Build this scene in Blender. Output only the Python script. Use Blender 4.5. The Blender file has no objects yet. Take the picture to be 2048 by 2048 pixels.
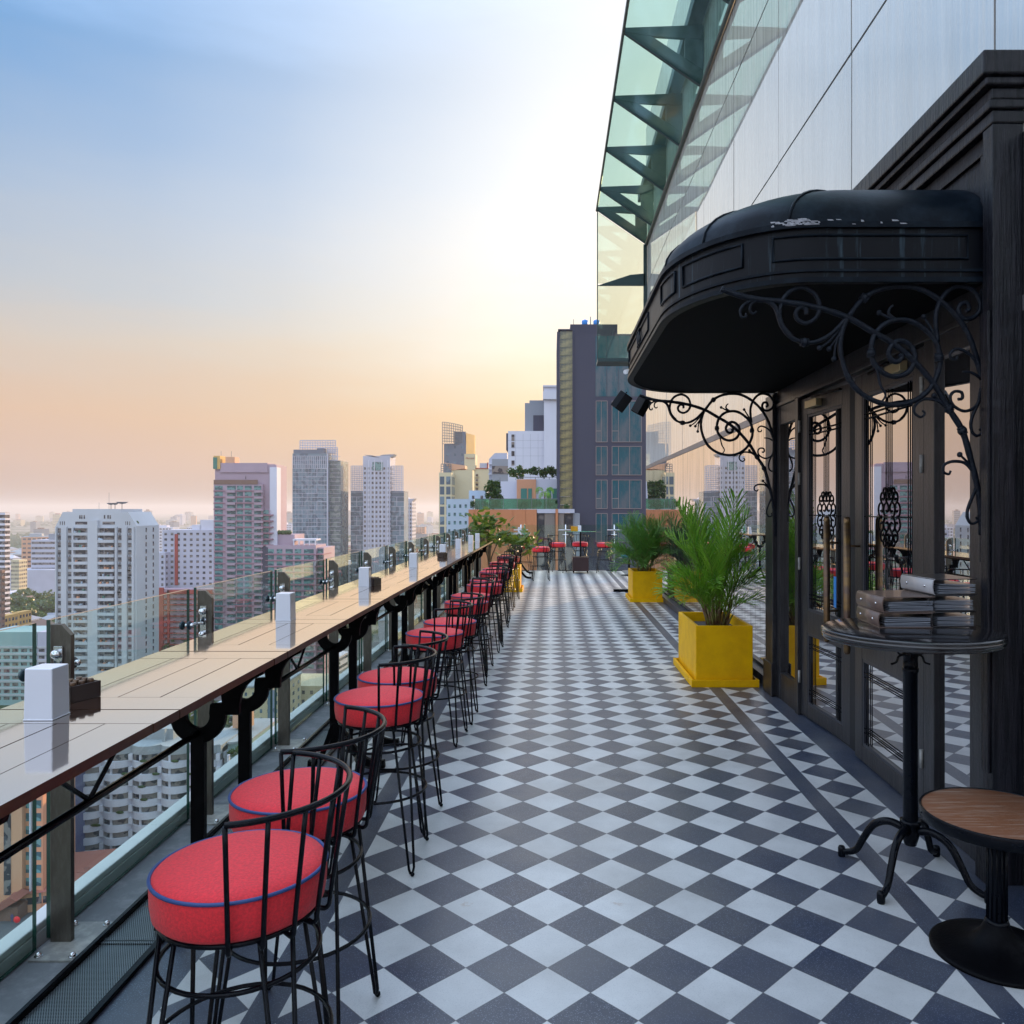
import bpy, math, random
from mathutils import Vector, Matrix
R = math.radians
PI = math.pi
random.seed(7)
scene = bpy.context.scene
col = scene.collection

# ---------------------------------------------------------------- camera
H = 1.70
cam_d = bpy.data.cameras.new('camera')
cam = bpy.data.objects.new('camera', cam_d)
col.objects.link(cam)
cam.location = (0, 0, H)
cam.rotation_euler = (R(90), 0, 0)
cam_d.sensor_width = 36
cam_d.lens = 27.86
cam_d.shift_x = -79.5 / 2048
cam_d.shift_y = -6 / 2048
cam_d.clip_start = 0.05
cam_d.clip_end = 60000
scene.camera = cam
scene.render.resolution_x = 1024
scene.render.resolution_y = 1024
scene.view_settings.view_transform = 'Standard'
scene.view_settings.look = 'None'
scene.view_settings.exposure = 0.06
scene.view_settings.gamma = 1.0

# ---------------------------------------------------------------- node helper
class NG:
    def __init__(s, tree):
        s.t = tree; s.n = tree.nodes; s.l = tree.links
    def new(s, typ, **kw):
        nd = s.n.new(typ)
        for k, v in kw.items(): setattr(nd, k, v)
        return nd
    def put(s, sock, v):
        if isinstance(v, bpy.types.NodeSocket): s.l.new(v, sock)
        elif v is not None:
            if isinstance(v, (tuple, list)) and len(v) == 3 and len(sock.default_value) == 4: v = (*v, 1)
            sock.default_value = v
    def m(s, op, a, b=None, c=None):
        nd = s.new('ShaderNodeMath', operation=op)
        s.put(nd.inputs[0], a)
        if b is not None: s.put(nd.inputs[1], b)
        if c is not None: s.put(nd.inputs[2], c)
        return nd.outputs[0]
    def mix(s, f, a, b, typ='MIX'):
        nd = s.new('ShaderNodeMix', data_type='RGBA', blend_type=typ)
        s.put(nd.inputs[0], f); s.put(nd.inputs[6], a); s.put(nd.inputs[7], b)
        return nd.outputs[2]
    def ramp(s, f, stops, interp='LINEAR'):
        nd = s.new('ShaderNodeValToRGB')
        cr = nd.color_ramp; cr.interpolation = interp
        while len(cr.elements) < len(stops): cr.elements.new(0.5)
        for e, (p, c) in zip(cr.elements, stops):
            e.position = p
            e.color = (*c, 1) if isinstance(c, (tuple, list)) else (c, c, c, 1)
        s.put(nd.inputs[0], f)
        return nd.outputs[0]
    def coord(s, which='Object'):
        return s.new('ShaderNodeTexCoord').outputs[which]
    def mapping(s, v, scale=(1, 1, 1), loc=(0, 0, 0)):
        nd = s.new('ShaderNodeMapping')
        s.put(nd.inputs[0], v); nd.inputs[3].default_value = scale; nd.inputs[1].default_value = loc
        return nd.outputs[0]
    def noise(s, v, scale, detail=3, rough=.55):
        nd = s.new('ShaderNodeTexNoise')
        s.put(nd.inputs['Vector'], v); nd.inputs['Scale'].default_value = scale
        nd.inputs['Detail'].default_value = detail; nd.inputs['Roughness'].default_value = rough
        return nd.outputs[0]
    def bump(s, h, st=.3, dist=.01):
        nd = s.new('ShaderNodeBump')
        nd.inputs['Strength'].default_value = st; nd.inputs['Distance'].default_value = dist
        s.put(nd.inputs['Height'], h)
        return nd.outputs[0]

# ---------------------------------------------------------------- sky and sun
SUN_AZ, SUN_EL = 28.0, 13.0
world = bpy.data.worlds.new('World'); scene.world = world
world.use_nodes = True
w = NG(world.node_tree); w.n.clear()
dirv = w.coord('Generated')
sep = w.new('ShaderNodeSeparateXYZ'); w.put(sep.inputs[0], dirv)
el = w.m('MULTIPLY', w.m('ARCSINE', sep.outputs[2]), 180 / PI / 90)          # 0..1 over 0..90 deg
el = w.m('MAXIMUM', el, 0.0)
cloud = w.noise(w.mapping(dirv, (1, 1, 5)), 2.2, 5, .6)
wob = w.m('MULTIPLY', w.m('SUBTRACT', cloud, .5), .075)
el2 = w.m('ADD', el, w.m('MULTIPLY', wob, w.m('MINIMUM', w.m('MULTIPLY', el, 8), 1.0)))
def E(d): return d / 90
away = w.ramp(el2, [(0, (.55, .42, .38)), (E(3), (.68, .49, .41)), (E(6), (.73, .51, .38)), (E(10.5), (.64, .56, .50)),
                    (E(14), (.50, .54, .60)), (E(19), (.36, .48, .66)), (E(28), (.155, .36, .68)), (E(42), (.85, 1.22, 1.85)), (E(90), (1.55, 2.0, 2.85))])  # overhead stops raised above the frame to add light on the foreground
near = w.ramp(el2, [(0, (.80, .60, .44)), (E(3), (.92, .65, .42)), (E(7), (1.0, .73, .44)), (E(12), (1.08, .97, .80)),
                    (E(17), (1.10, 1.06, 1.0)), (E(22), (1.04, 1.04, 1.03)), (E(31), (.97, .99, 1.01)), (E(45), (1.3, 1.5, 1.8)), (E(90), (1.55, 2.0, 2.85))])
sd = Vector((math.sin(R(SUN_AZ)) * math.cos(R(SUN_EL)), math.cos(R(SUN_AZ)) * math.cos(R(SUN_EL)), math.sin(R(SUN_EL))))
dp = w.new('ShaderNodeVectorMath', operation='DOT_PRODUCT')
w.put(dp.inputs[0], dirv); dp.inputs[1].default_value = sd
fac = w.ramp(dp.outputs['Value'], [(0.44, 0.0), (.60, .14), (.70, .32), (.80, .64), (.87, .92), (.93, 1.0)])
skyc = w.mix(fac, away, near)
glow = w.ramp(dp.outputs['Value'], [(.90, 0.0), (.97, .25), (1.0, 1.0)])
skyc = w.mix(glow, skyc, (2.2, 1.7, 1.1))
# sky behind the viewer, out of frame, brightened to lift the foreground light
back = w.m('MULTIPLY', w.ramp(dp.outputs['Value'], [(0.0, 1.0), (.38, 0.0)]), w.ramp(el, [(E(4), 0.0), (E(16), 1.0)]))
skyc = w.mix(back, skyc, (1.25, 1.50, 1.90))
nish = w.new('ShaderNodeTexSky', sky_type='NISHITA')
nish.sun_disc = False; nish.sun_elevation = R(SUN_EL); nish.sun_rotation = R(SUN_AZ)
nish.air_density = 1.4; nish.dust_density = 3.0
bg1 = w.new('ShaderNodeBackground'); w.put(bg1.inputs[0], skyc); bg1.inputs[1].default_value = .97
bg2 = w.new('ShaderNodeBackground'); w.put(bg2.inputs[0], nish.outputs[0]); bg2.inputs[1].default_value = .008
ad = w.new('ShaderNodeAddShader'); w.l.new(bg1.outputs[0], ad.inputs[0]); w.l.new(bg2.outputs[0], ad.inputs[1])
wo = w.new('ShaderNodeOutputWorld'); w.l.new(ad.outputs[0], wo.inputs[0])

sun_d = bpy.data.lights.new('sun', 'SUN')
sun_d.energy = 5.0; sun_d.angle = R(.7); sun_d.color = (1.0, .66, .36)
sun = bpy.data.objects.new('sun', sun_d); col.objects.link(sun)
sun.rotation_euler = (-sd).to_track_quat('-Z', 'Y').to_euler()
scene.cycles.max_bounces = 10
scene.cycles.transparent_max_bounces = 24
scene.cycles.glossy_bounces = 5
scene.cycles.volume_bounces = 0
scene.cycles.caustics_reflective = False
scene.cycles.caustics_refractive = False
scene.cycles.sample_clamp_indirect = 4

# ---------------------------------------------------------------- materials
def pmat(name, c, rough=.6, metal=0.0, var=.12, vscale=3.0, bump=0.0, bscale=60.0, spec=.5, coat=0.0, c2=None, ior=None, stretch=(1, 1, 1), coord='Object'):
    m = bpy.data.materials.new(name); m.use_nodes = True
    g = NG(m.node_tree); b = g.n['Principled BSDF']
    v = g.mapping(g.coord(coord), stretch)
    nz = g.noise(v, vscale, 4)
    f = g.ramp(nz, [(.35, 0.0), (.65, 1.0)])
    lo = tuple(x * (1 - var) for x in c) if c2 is None else c2
    hi = tuple(min(1, x * (1 + var * .6)) for x in c)
    g.put(b.inputs['Base Color'], g.mix(f, lo, hi))
    b.inputs['Roughness'].default_value = rough
    b.inputs['Metallic'].default_value = metal
    b.inputs['Specular IOR Level'].default_value = spec
    if coat: b.inputs['Coat Weight'].default_value = coat; b.inputs['Coat Roughness'].default_value = .06
    if ior: b.inputs['IOR'].default_value = ior
    if bump: g.put(b.inputs['Normal'], g.bump(g.noise(g.coord(coord), bscale, 3), bump, .01))
    return m

def glassmat(name, tint, refl=.10, gtint=(.9, 1, .96), rough=0.0, fres=.5):
    m = bpy.data.materials.new(name); m.use_nodes = True
    g = NG(m.node_tree); g.n.clear()
    t = g.new('ShaderNodeBsdfTransparent'); t.inputs[0].default_value = (*tint, 1)
    gl = g.new('ShaderNodeBsdfGlossy'); gl.inputs[0].default_value = (*gtint, 1); gl.inputs['Roughness'].default_value = rough
    lw = g.new('ShaderNodeLayerWeight'); lw.inputs[0].default_value = .5
    f = g.m('MINIMUM', g.m('ADD', g.m('MULTIPLY', g.m('POWER', lw.outputs['Facing'], 4.0), fres), refl), 1.0)
    mx = g.new('ShaderNodeMixShader'); g.put(mx.inputs[0], f)
    g.l.new(t.outputs[0], mx.inputs[1]); g.l.new(gl.outputs[0], mx.inputs[2])
    o = g.new('ShaderNodeOutputMaterial'); g.l.new(mx.outputs[0], o.inputs[0])
    return m

def mirrormat(name, gt, base, f=.75, rough=.01, dirt=True):
    """coated reflective glazing with vertical rain streaks"""
    m = bpy.data.materials.new(name); m.use_nodes = True
    g = NG(m.node_tree); g.n.clear()
    v = g.coord('Object')
    st = g.noise(g.mapping(v, (9, 9, .35)), 2.0, 5, .65)
    d = g.new('ShaderNodeBsdfDiffuse'); d.inputs[0].default_value = (*base, 1)
    gl = g.new('ShaderNodeBsdfGlossy'); gl.inputs[0].default_value = (*gt, 1); gl.inputs['Roughness'].default_value = rough
    fr = g.new('ShaderNodeLayerWeight'); fr.inputs[0].default_value = .5
    ff = g.m('ADD', f, g.m('MULTIPLY', fr.outputs['Facing'], .18))
    if dirt:
        ff = g.m('SUBTRACT', ff, g.ramp(st, [(.40, 0.0), (.72, .30)]))
        st2 = g.noise(g.mapping(v, (3, 3, .22)), 2.6, 6, .7)
        g.put(d.inputs[0], g.mix(g.ramp(st2, [(.38, 0.0), (.66, 1.0)]), base, tuple(q * .80 for q in base)))
    mx = g.new('ShaderNodeMixShader'); g.put(mx.inputs[0], ff)
    g.l.new(d.outputs[0], mx.inputs[1]); g.l.new(gl.outputs[0], mx.inputs[2])
    o = g.new('ShaderNodeOutputMaterial'); g.l.new(mx.outputs[0], o.inputs[0])
    return m

def floormat():
    m = bpy.data.materials.new('terrazzo_checker'); m.use_nodes = True
    g = NG(m.node_tree); b = g.n['Principled BSDF']
    v = g.coord('Object')
    sp = g.new('ShaderNodeSeparateXYZ'); g.put(sp.inputs[0], v)
    x, y = sp.outputs[0], sp.outputs[1]
    D = .3034
    def checker(cx, cy):
        dx = g.m('DIVIDE', g.m('SUBTRACT', x, cx), D); dy = g.m('DIVIDE', g.m('SUBTRACT', y, cy), D)
        a = g.m('ADD', dx, dy); c = g.m('SUBTRACT', dx, dy)
        ra = g.m('ROUND', a); rc = g.m('ROUND', c)
        par = g.m('ABSOLUTE', g.m('MODULO', g.m('ADD', ra, rc), 2))     # 0 = white
        ed = g.m('MAXIMUM', g.m('ABSOLUTE', g.m('SUBTRACT', a, ra)), g.m('ABSOLUTE', g.m('SUBTRACT', c, rc)))
        cv = g.new('ShaderNodeCombineXYZ'); g.put(cv.inputs[0], ra); g.put(cv.inputs[1], rc)
        wn = g.new('ShaderNodeTexWhiteNoise'); g.l.new(cv.outputs[0], wn.inputs['Vector'])
        return par, ed, wn.outputs['Value']
    p1, e1, n1 = checker(-.319, 2.785)
    p2, e2, n2 = checker(1.607, 3.45)
    p3, e3, n3 = checker(-1.03, 3.45)
    def inr(lo, hi): return g.m('MULTIPLY', g.m('GREATER_THAN', x, lo), g.m('LESS_THAN', x, hi))
    ym = g.m('LESS_THAN', y, 21.7)
    a1, a2, a3 = inr(-.915, 1.495), inr(1.607, 1.91), inr(-1.333, -1.03)
    allm = g.m('MULTIPLY', g.m('ADD', g.m('ADD', a1, a2), a3), ym)
    par = g.m('ADD', g.m('ADD', g.m('MULTIPLY', p1, a1), g.m('MULTIPLY', p2, a2)), g.m('MULTIPLY', p3, a3))
    white = g.m('MULTIPLY', g.m('SUBTRACT', 1.0, par), allm)
    ed = g.m('ADD', g.m('ADD', g.m('MULTIPLY', e1, a1), g.m('MULTIPLY', e2, a2)), g.m('MULTIPLY', e3, a3))
    grout = g.m('GREATER_THAN', ed, .492)
    vn = g.new('ShaderNodeTexVoronoi'); g.put(vn.inputs['Vector'], v); vn.inputs['Scale'].default_value = 150
    chips = g.m('LESS_THAN', vn.outputs['Distance'], .26)
    vn2 = g.new('ShaderNodeTexVoronoi'); g.put(vn2.inputs['Vector'], v); vn2.inputs['Scale'].default_value = 120
    chip2 = g.m('LESS_THAN', vn2.outputs['Distance'], .16)
    big = g.noise(v, 1.6, 5, .6)
    fine = g.noise(v, 120, 3, .7)
    dark = g.mix(chips, (.020, .030, .062), (.17, .21, .30))
    dark = g.mix(g.m('MULTIPLY', chip2, .6), dark, (.28, .30, .33))
    dark = g.mix(g.m('MULTIPLY', n1, .5), dark, (.070, .080, .115))
    wh = g.mix(chips, (.72, .72, .71), (.58, .59, .60))
    wh = g.mix(g.m('MULTIPLY', n1, .4), wh, (.56, .56, .55))
    wh = g.mix(g.ramp(fine, [(.4, 0.0), (.7, .3)]), wh, (.55, .55, .56))
    c = g.mix(white, dark, wh)
    c = g.mix(g.ramp(big, [(.40, 0.0), (.70, .42)]), c, (.16, .155, .15))
    rust = g.m('MULTIPLY', g.ramp(g.noise(g.mapping(v, loc=(3.1, 1.7, 0)), 7.5, 5, .65), [(.66, 0.0), (.74, 1.0)]), g.m('MULTIPLY', white, .38))
    c = g.mix(rust, c, (.36, .19, .08))
    c = g.mix(g.m('MULTIPLY', grout, .65), c, (.05, .05, .055))
    g.put(b.inputs['Base Color'], c)
    rg = g.m('ADD', .24, g.m('MULTIPLY', g.noise(v, 5, 5, .65), .22))
    g.put(b.inputs['Roughness'], rg)
    b.inputs['Specular IOR Level'].default_value = 1.0
    g.put(b.inputs['Normal'], g.bump(g.m('SUBTRACT', g.m('MULTIPLY', g.noise(v, 30, 3), .4), g.m('MULTIPLY', grout, 1.0)), .18, .004))
    return m

def woodtop():
    m = bpy.data.materials.new('varnished_wood'); m.use_nodes = True
    g = NG(m.node_tree); b = g.n['Principled BSDF']
    v = g.coord('Object')
    gr = g.noise(g.mapping(v, (14, .8, 4)), 6, 5, .6)
    c = g.ramp(gr, [(.3, (.055, .022, .014)), (.55, (.13, .055, .032)), (.75, (.19, .09, .05))])
    g.put(b.inputs['Base Color'], c)
    g.put(b.inputs['Roughness'], g.m('ADD', .04, g.m('MULTIPLY', g.noise(v, 9, 4), .09)))
    b.inputs['IOR'].default_value = 2.6
    b.inputs['Specular IOR Level'].default_value = .9
    b.inputs['Coat Weight'].default_value = 1.0
    b.inputs['Coat Roughness'].default_value = .03
    b.inputs['Coat IOR'].default_value = 1.9
    nb = g.bump(g.noise(g.mapping(v, (6, 1, 1)), 5, 3), .05, .004)
    g.put(b.inputs['Normal'], nb)
    # thick polished lacquer over the boards
    gl = g.new('ShaderNodeBsdfGlossy'); gl.inputs[0].default_value = (.95, .92, .89, 1)
    g.put(gl.inputs['Roughness'], g.m('ADD', .03, g.m('MULTIPLY', g.noise(v, 9, 4), .07))); g.put(gl.inputs['Normal'], nb)
    lw = g.new('ShaderNodeLayerWeight'); lw.inputs[0].default_value = .5
    mx = g.new('ShaderNodeMixShader'); g.put(mx.inputs[0], g.m('MINIMUM', g.m('ADD', .34, g.m('MULTIPLY', lw.outputs['Facing'], .42)), .92))
    g.l.new(b.outputs[0], mx.inputs[1]); g.l.new(gl.outputs[0], mx.inputs[2])
    g.l.new(mx.outputs[0], g.n['Material Output'].inputs[0])
    return m

def gratemat():
    m = bpy.data.materials.new('perforated_steel'); m.use_nodes = True
    g = NG(m.node_tree); b = g.n['Principled BSDF']
    v = g.coord('Object'); sp = g.new('ShaderNodeSeparateXYZ'); g.put(sp.inputs[0], v)
    P = .0085
    yy = g.m('DIVIDE', sp.outputs[1], P * .87); row = g.m('ROUND', yy)
    xx = g.m('ADD', g.m('DIVIDE', sp.outputs[0], P), g.m('MULTIPLY', row, .5))
    fx = g.m('SUBTRACT', xx, g.m('ROUND', xx)); fy = g.m('MULTIPLY', g.m('SUBTRACT', yy, row), .87)
    d = g.m('SQRT', g.m('ADD', g.m('MULTIPLY', fx, fx), g.m('MULTIPLY', fy, fy)))
    hole = g.m('LESS_THAN', d, .33)
    c = g.mix(hole, g.mix(g.noise(v, 7, 4), (.14, .17, .18), (.24, .27, .28)), (.004, .004, .005))
    rust = g.ramp(g.noise(g.mapping(v, (3, 9, 1)), 2.2, 4), [(.70, 0.0), (.76, .7)])
    c = g.mix(g.m('MULTIPLY', rust, g.m('SUBTRACT', 1.0, hole)), c, (.42, .17, .04))
    g.put(b.inputs['Base Color'], c); b.inputs['Metallic'].default_value = .5
    g.put(b.inputs['Roughness'], g.m('ADD', .42, g.m('MULTIPLY', hole, .5)))
    return m

def groundmat():
    m = bpy.data.materials.new('city_ground'); m.use_nodes = True
    g = NG(m.node_tree); b = g.n['Principled BSDF']
    v = g.coord('Object')
    n1 = g.noise(v, .004, 6, .65); n2 = g.noise(v, .03, 5, .7)
    vo = g.new('ShaderNodeTexVoronoi'); g.put(vo.inputs['Vector'], v); vo.inputs['Scale'].default_value = .022
    blocks = g.ramp(vo.outputs['Color'], [(.0, (.14, .13, .12)), (.35, (.30, .28, .26)), (.6, (.42, .40, .38)), (.8, (.26, .14, .10)), (1, (.5, .5, .5))])
    green = g.mix(n2, (.02, .045, .015), (.07, .11, .03))
    c = g.mix(g.ramp(g.m('ADD', g.m('MULTIPLY', n1, .6), g.m('MULTIPLY', n2, .5)), [(.50, 0.0), (.60, 1.0)]), green, blocks)
    g.put(b.inputs['Base Color'], c); b.inputs['Roughness'].default_value = .9
    return m

def brushmat(name, c1, c2, streak=(6, 6, .6), sc=3, rough=.5, bump=.25, spec=.5, f0=.45, f1=.7, bscale=18, coat=0):
    m = bpy.data.materials.new(name); m.use_nodes = True
    g = NG(m.node_tree); b = g.n['Principled BSDF']
    v = g.coord('Object')
    st = g.noise(g.mapping(v, streak), sc, 6, .7)
    g.put(b.inputs['Base Color'], g.mix(g.ramp(st, [(f0, 0.0), (f1, 1.0)]), c1, c2))
    b.inputs['Roughness'].default_value = rough; b.inputs['Specular IOR Level'].default_value = spec
    if coat: b.inputs['Coat Weight'].default_value = coat; b.inputs['Coat Roughness'].default_value = .2
    g.put(b.inputs['Normal'], g.bump(g.m('ADD', st, g.m('MULTIPLY', g.noise(v, bscale, 4), .6)), bump, .01))
    return m

M = {}
M['floor'] = floormat()
M['top'] = woodtop()
M['grate'] = gratemat()
M['ground'] = groundmat()
M['red'] = pmat('red_upholstery', (.93, .032, .045), .60, var=.16, vscale=150, bump=.35, bscale=420, spec=.4)
M['red'].node_tree.nodes['Principled BSDF'].inputs['Sheen Weight'].default_value = .12
M['piping'] = pmat('blue_piping', (.03, .075, .24), .5)
M['iron'] = pmat('black_iron', (.002, .003, .006), .26, metal=0, var=.3, vscale=40, spec=.14)
M['castiron'] = pmat('cast_iron', (.002, .002, .003), .45, metal=0, spec=.07, var=.3, vscale=30, bump=.15, bscale=90)
M['scroll'] = pmat('forged_iron', (.006, .009, .016), .46, metal=0, spec=.2, var=.35, vscale=60, bump=.6, bscale=70)
M['steel'] = brushmat('bronzed_steel', (.12, .105, .088), (.17, .15, .13), (8, 8, 2), 8, .36, .05)
M['steel'].node_tree.nodes['Principled BSDF'].inputs['Metallic'].default_value = .6
M['chip'] = pmat('bare_primer', (.42, .42, .46), .6, var=.3, vscale=60)
M['chrome'] = pmat('chrome', (.62, .62, .63), .10, metal=1, var=.05)
M['rubber'] = pmat('blue_black_rubber', (.012, .03, .05), .45)
M['glass'] = glassmat('balustrade_glass', (.90, .965, .94), .03)
M['glassedge'] = pmat('green_glass_edge', (.010, .055, .04), .15, coat=.5)
M['concrete'] = brushmat('stained_concrete', (.15, .155, .165), (.28, .28, .285), (1.5, 1.5, 1.5), 4, .75, .3, bscale=40)
M['kerb'] = brushmat('painted_parapet', (.70, .72, .70), (.80, .80, .78), (1, 1, 3), 3, .7, .1)
M['galv'] = brushmat('galvanised_plate', (.24, .235, .22), (.44, .42, .38), (3, 3, 3), 5, .45, .1)
M['white'] = pmat('white_acrylic', (.88, .90, .97), .30, var=.02, coat=.3)
M['caddy'] = pmat('dark_stained_caddy', (.035, .015, .010), .35)
M['yellow'] = brushmat('yellow_plaster', (.92, .50, .002), (.74, .36, .004), (1, 1, 1), 5, .5, .12, bscale=60, f0=.4, f1=.75, spec=.15)
M['soil'] = pmat('planter_soil', (.09, .08, .075), .9, bump=.8, bscale=40)
def leafmat(name, c, c2):
    m = bpy.data.materials.new(name); m.use_nodes = True
    g = NG(m.node_tree); g.n.clear()
    v = g.coord('Object')
    cc = g.mix(g.ramp(g.noise(v, 6, 3), [(.3, 0.0), (.7, 1.0)]), c, c2)
    p = g.new('ShaderNodeBsdfPrincipled'); g.put(p.inputs['Base Color'], cc); p.inputs['Roughness'].default_value = .38
    tr = g.new('ShaderNodeBsdfTranslucent'); g.put(tr.inputs[0], g.mix(.5, cc, (.16, .26, .02)))
    mx = g.new('ShaderNodeMixShader'); mx.inputs[0].default_value = .30
    g.l.new(p.outputs[0], mx.inputs[1]); g.l.new(tr.outputs[0], mx.inputs[2])
    o = g.new('ShaderNodeOutputMaterial'); g.l.new(mx.outputs[0], o.inputs[0])
    return m
M['palm'] = leafmat('palm_leaf', (.08, .28, .02), (.32, .56, .045))
M['palm2'] = leafmat('palm_leaf_dark', (.05, .20, .04), (.19, .38, .06))
M['stem'] = pmat('palm_stem', (.20, .22, .04), .5, c2=(.16, .06, .04), vscale=12)
M['leaf'] = leafmat('broad_leaf', (.04, .10, .015), (.13, .19, .03))
M['tree'] = leafmat('tree_leaf', (.02, .06, .012), (.07, .12, .02))
M['bark'] = pmat('bark', (.12, .09, .06), .85, bump=.6)
M['paint'] = brushmat('dark_door_paint', (.015, .015, .018), (.038, .036, .039), (4, 4, .5), 5, .34, .25, spec=.45, bscale=50)
M['oldwood'] = brushmat('weathered_black_wood', (.002, .003, .006), (.030, .027, .036), (12, 12, .7), 3, .30, .9, spec=.28, f0=.42, f1=.78, bscale=14)
M['canopy'] = brushmat('canopy_metal', (.003, .004, .007), (.070, .11, .14), (8, 8, .40), 2.6, .42, .15, f0=.56, f1=.76, spec=.16)
M['canopytop'] = brushmat('canopy_roof', (.003, .006, .011), (.012, .020, .030), (2, 2, 2), 4, .42, .1, spec=.10)
M['soffit'] = pmat('canopy_soffit', (.002, .002, .003), .7, spec=.05)
M['facade'] = mirrormat('mirror_glazing', (.94, .90, .83), (.86, .84, .79), .54, .012)
M['facade_low'] = mirrormat('clean_mirror_glazing', (.90, .88, .86), (.10, .10, .10), .80, .006)
M['mullion'] = pmat('dark_mullion', (.028, .03, .04), .4)
M['band'] = pmat('grey_transom', (.19, .18, .19), .4, metal=.4)
M['doorglass'] = mirrormat('door_glass', (.86, .84, .84), (.012, .012, .014), .62, .004, False)
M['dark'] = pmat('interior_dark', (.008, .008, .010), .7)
M['soffitglass'] = glassmat('green_soffit_glass', (.74, .88, .83), .07, (.7, .95, .9), .05, .25)
M['endglass'] = glassmat('end_wall_glass', (.88, .90, .83), .10, (.85, .95, .88), .02)
M['beam'] = pmat('dark_green_beam', (.03, .06, .065), .45)
M['bronze'] = brushmat('worn_bronze', (.10, .065, .05), (.28, .16, .035), (1, 1, 3), 1.3, .33, .1)
M['bronze'].node_tree.nodes['Principled BSDF'].inputs['Metallic'].default_value = .7
M['blue'] = pmat('blue_sticker', (.02, .22, .62), .4)
M['brass'] = pmat('old_brass', (.45, .38, .22), .35, metal=.6)
M['leather'] = pmat('brown_leather', (.13, .085, .07), .34, bump=.25, bscale=160, coat=.25)
M['leather2'] = pmat('black_leather', (.018, .018, .022), .30, bump=.25, bscale=160, coat=.3)
M['paper'] = pmat('plastic_sleeves', (.36, .39, .45), .22)
M['silver'] = pmat('silver_spine', (.42, .41, .42), .35)
M['topedge'] = brushmat('dark_wood_edge', (.045, .020, .012), (.10, .05, .02), (5, 2, 5), 4, .4, .1)
M['tabledark'] = pmat('black_lacquer_top', (.016, .015, .017), .16, coat=.5)
M['seatwood'] = brushmat('scratched_teak', (.19, .070, .028), (.34, .24, .18), (1.6, 22, 4), 2.6, .5, .4, f0=.50, f1=.72)
M['darkwood'] = pmat('dark_wood_box', (.035, .012, .012), .5)
M['amber'] = pmat('amber_glass', (.75, .36, .02), .2)
M['tableglass'] = glassmat('green_table_glass', (.25, .55, .42), .15, (.6, 1, .8))
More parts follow.
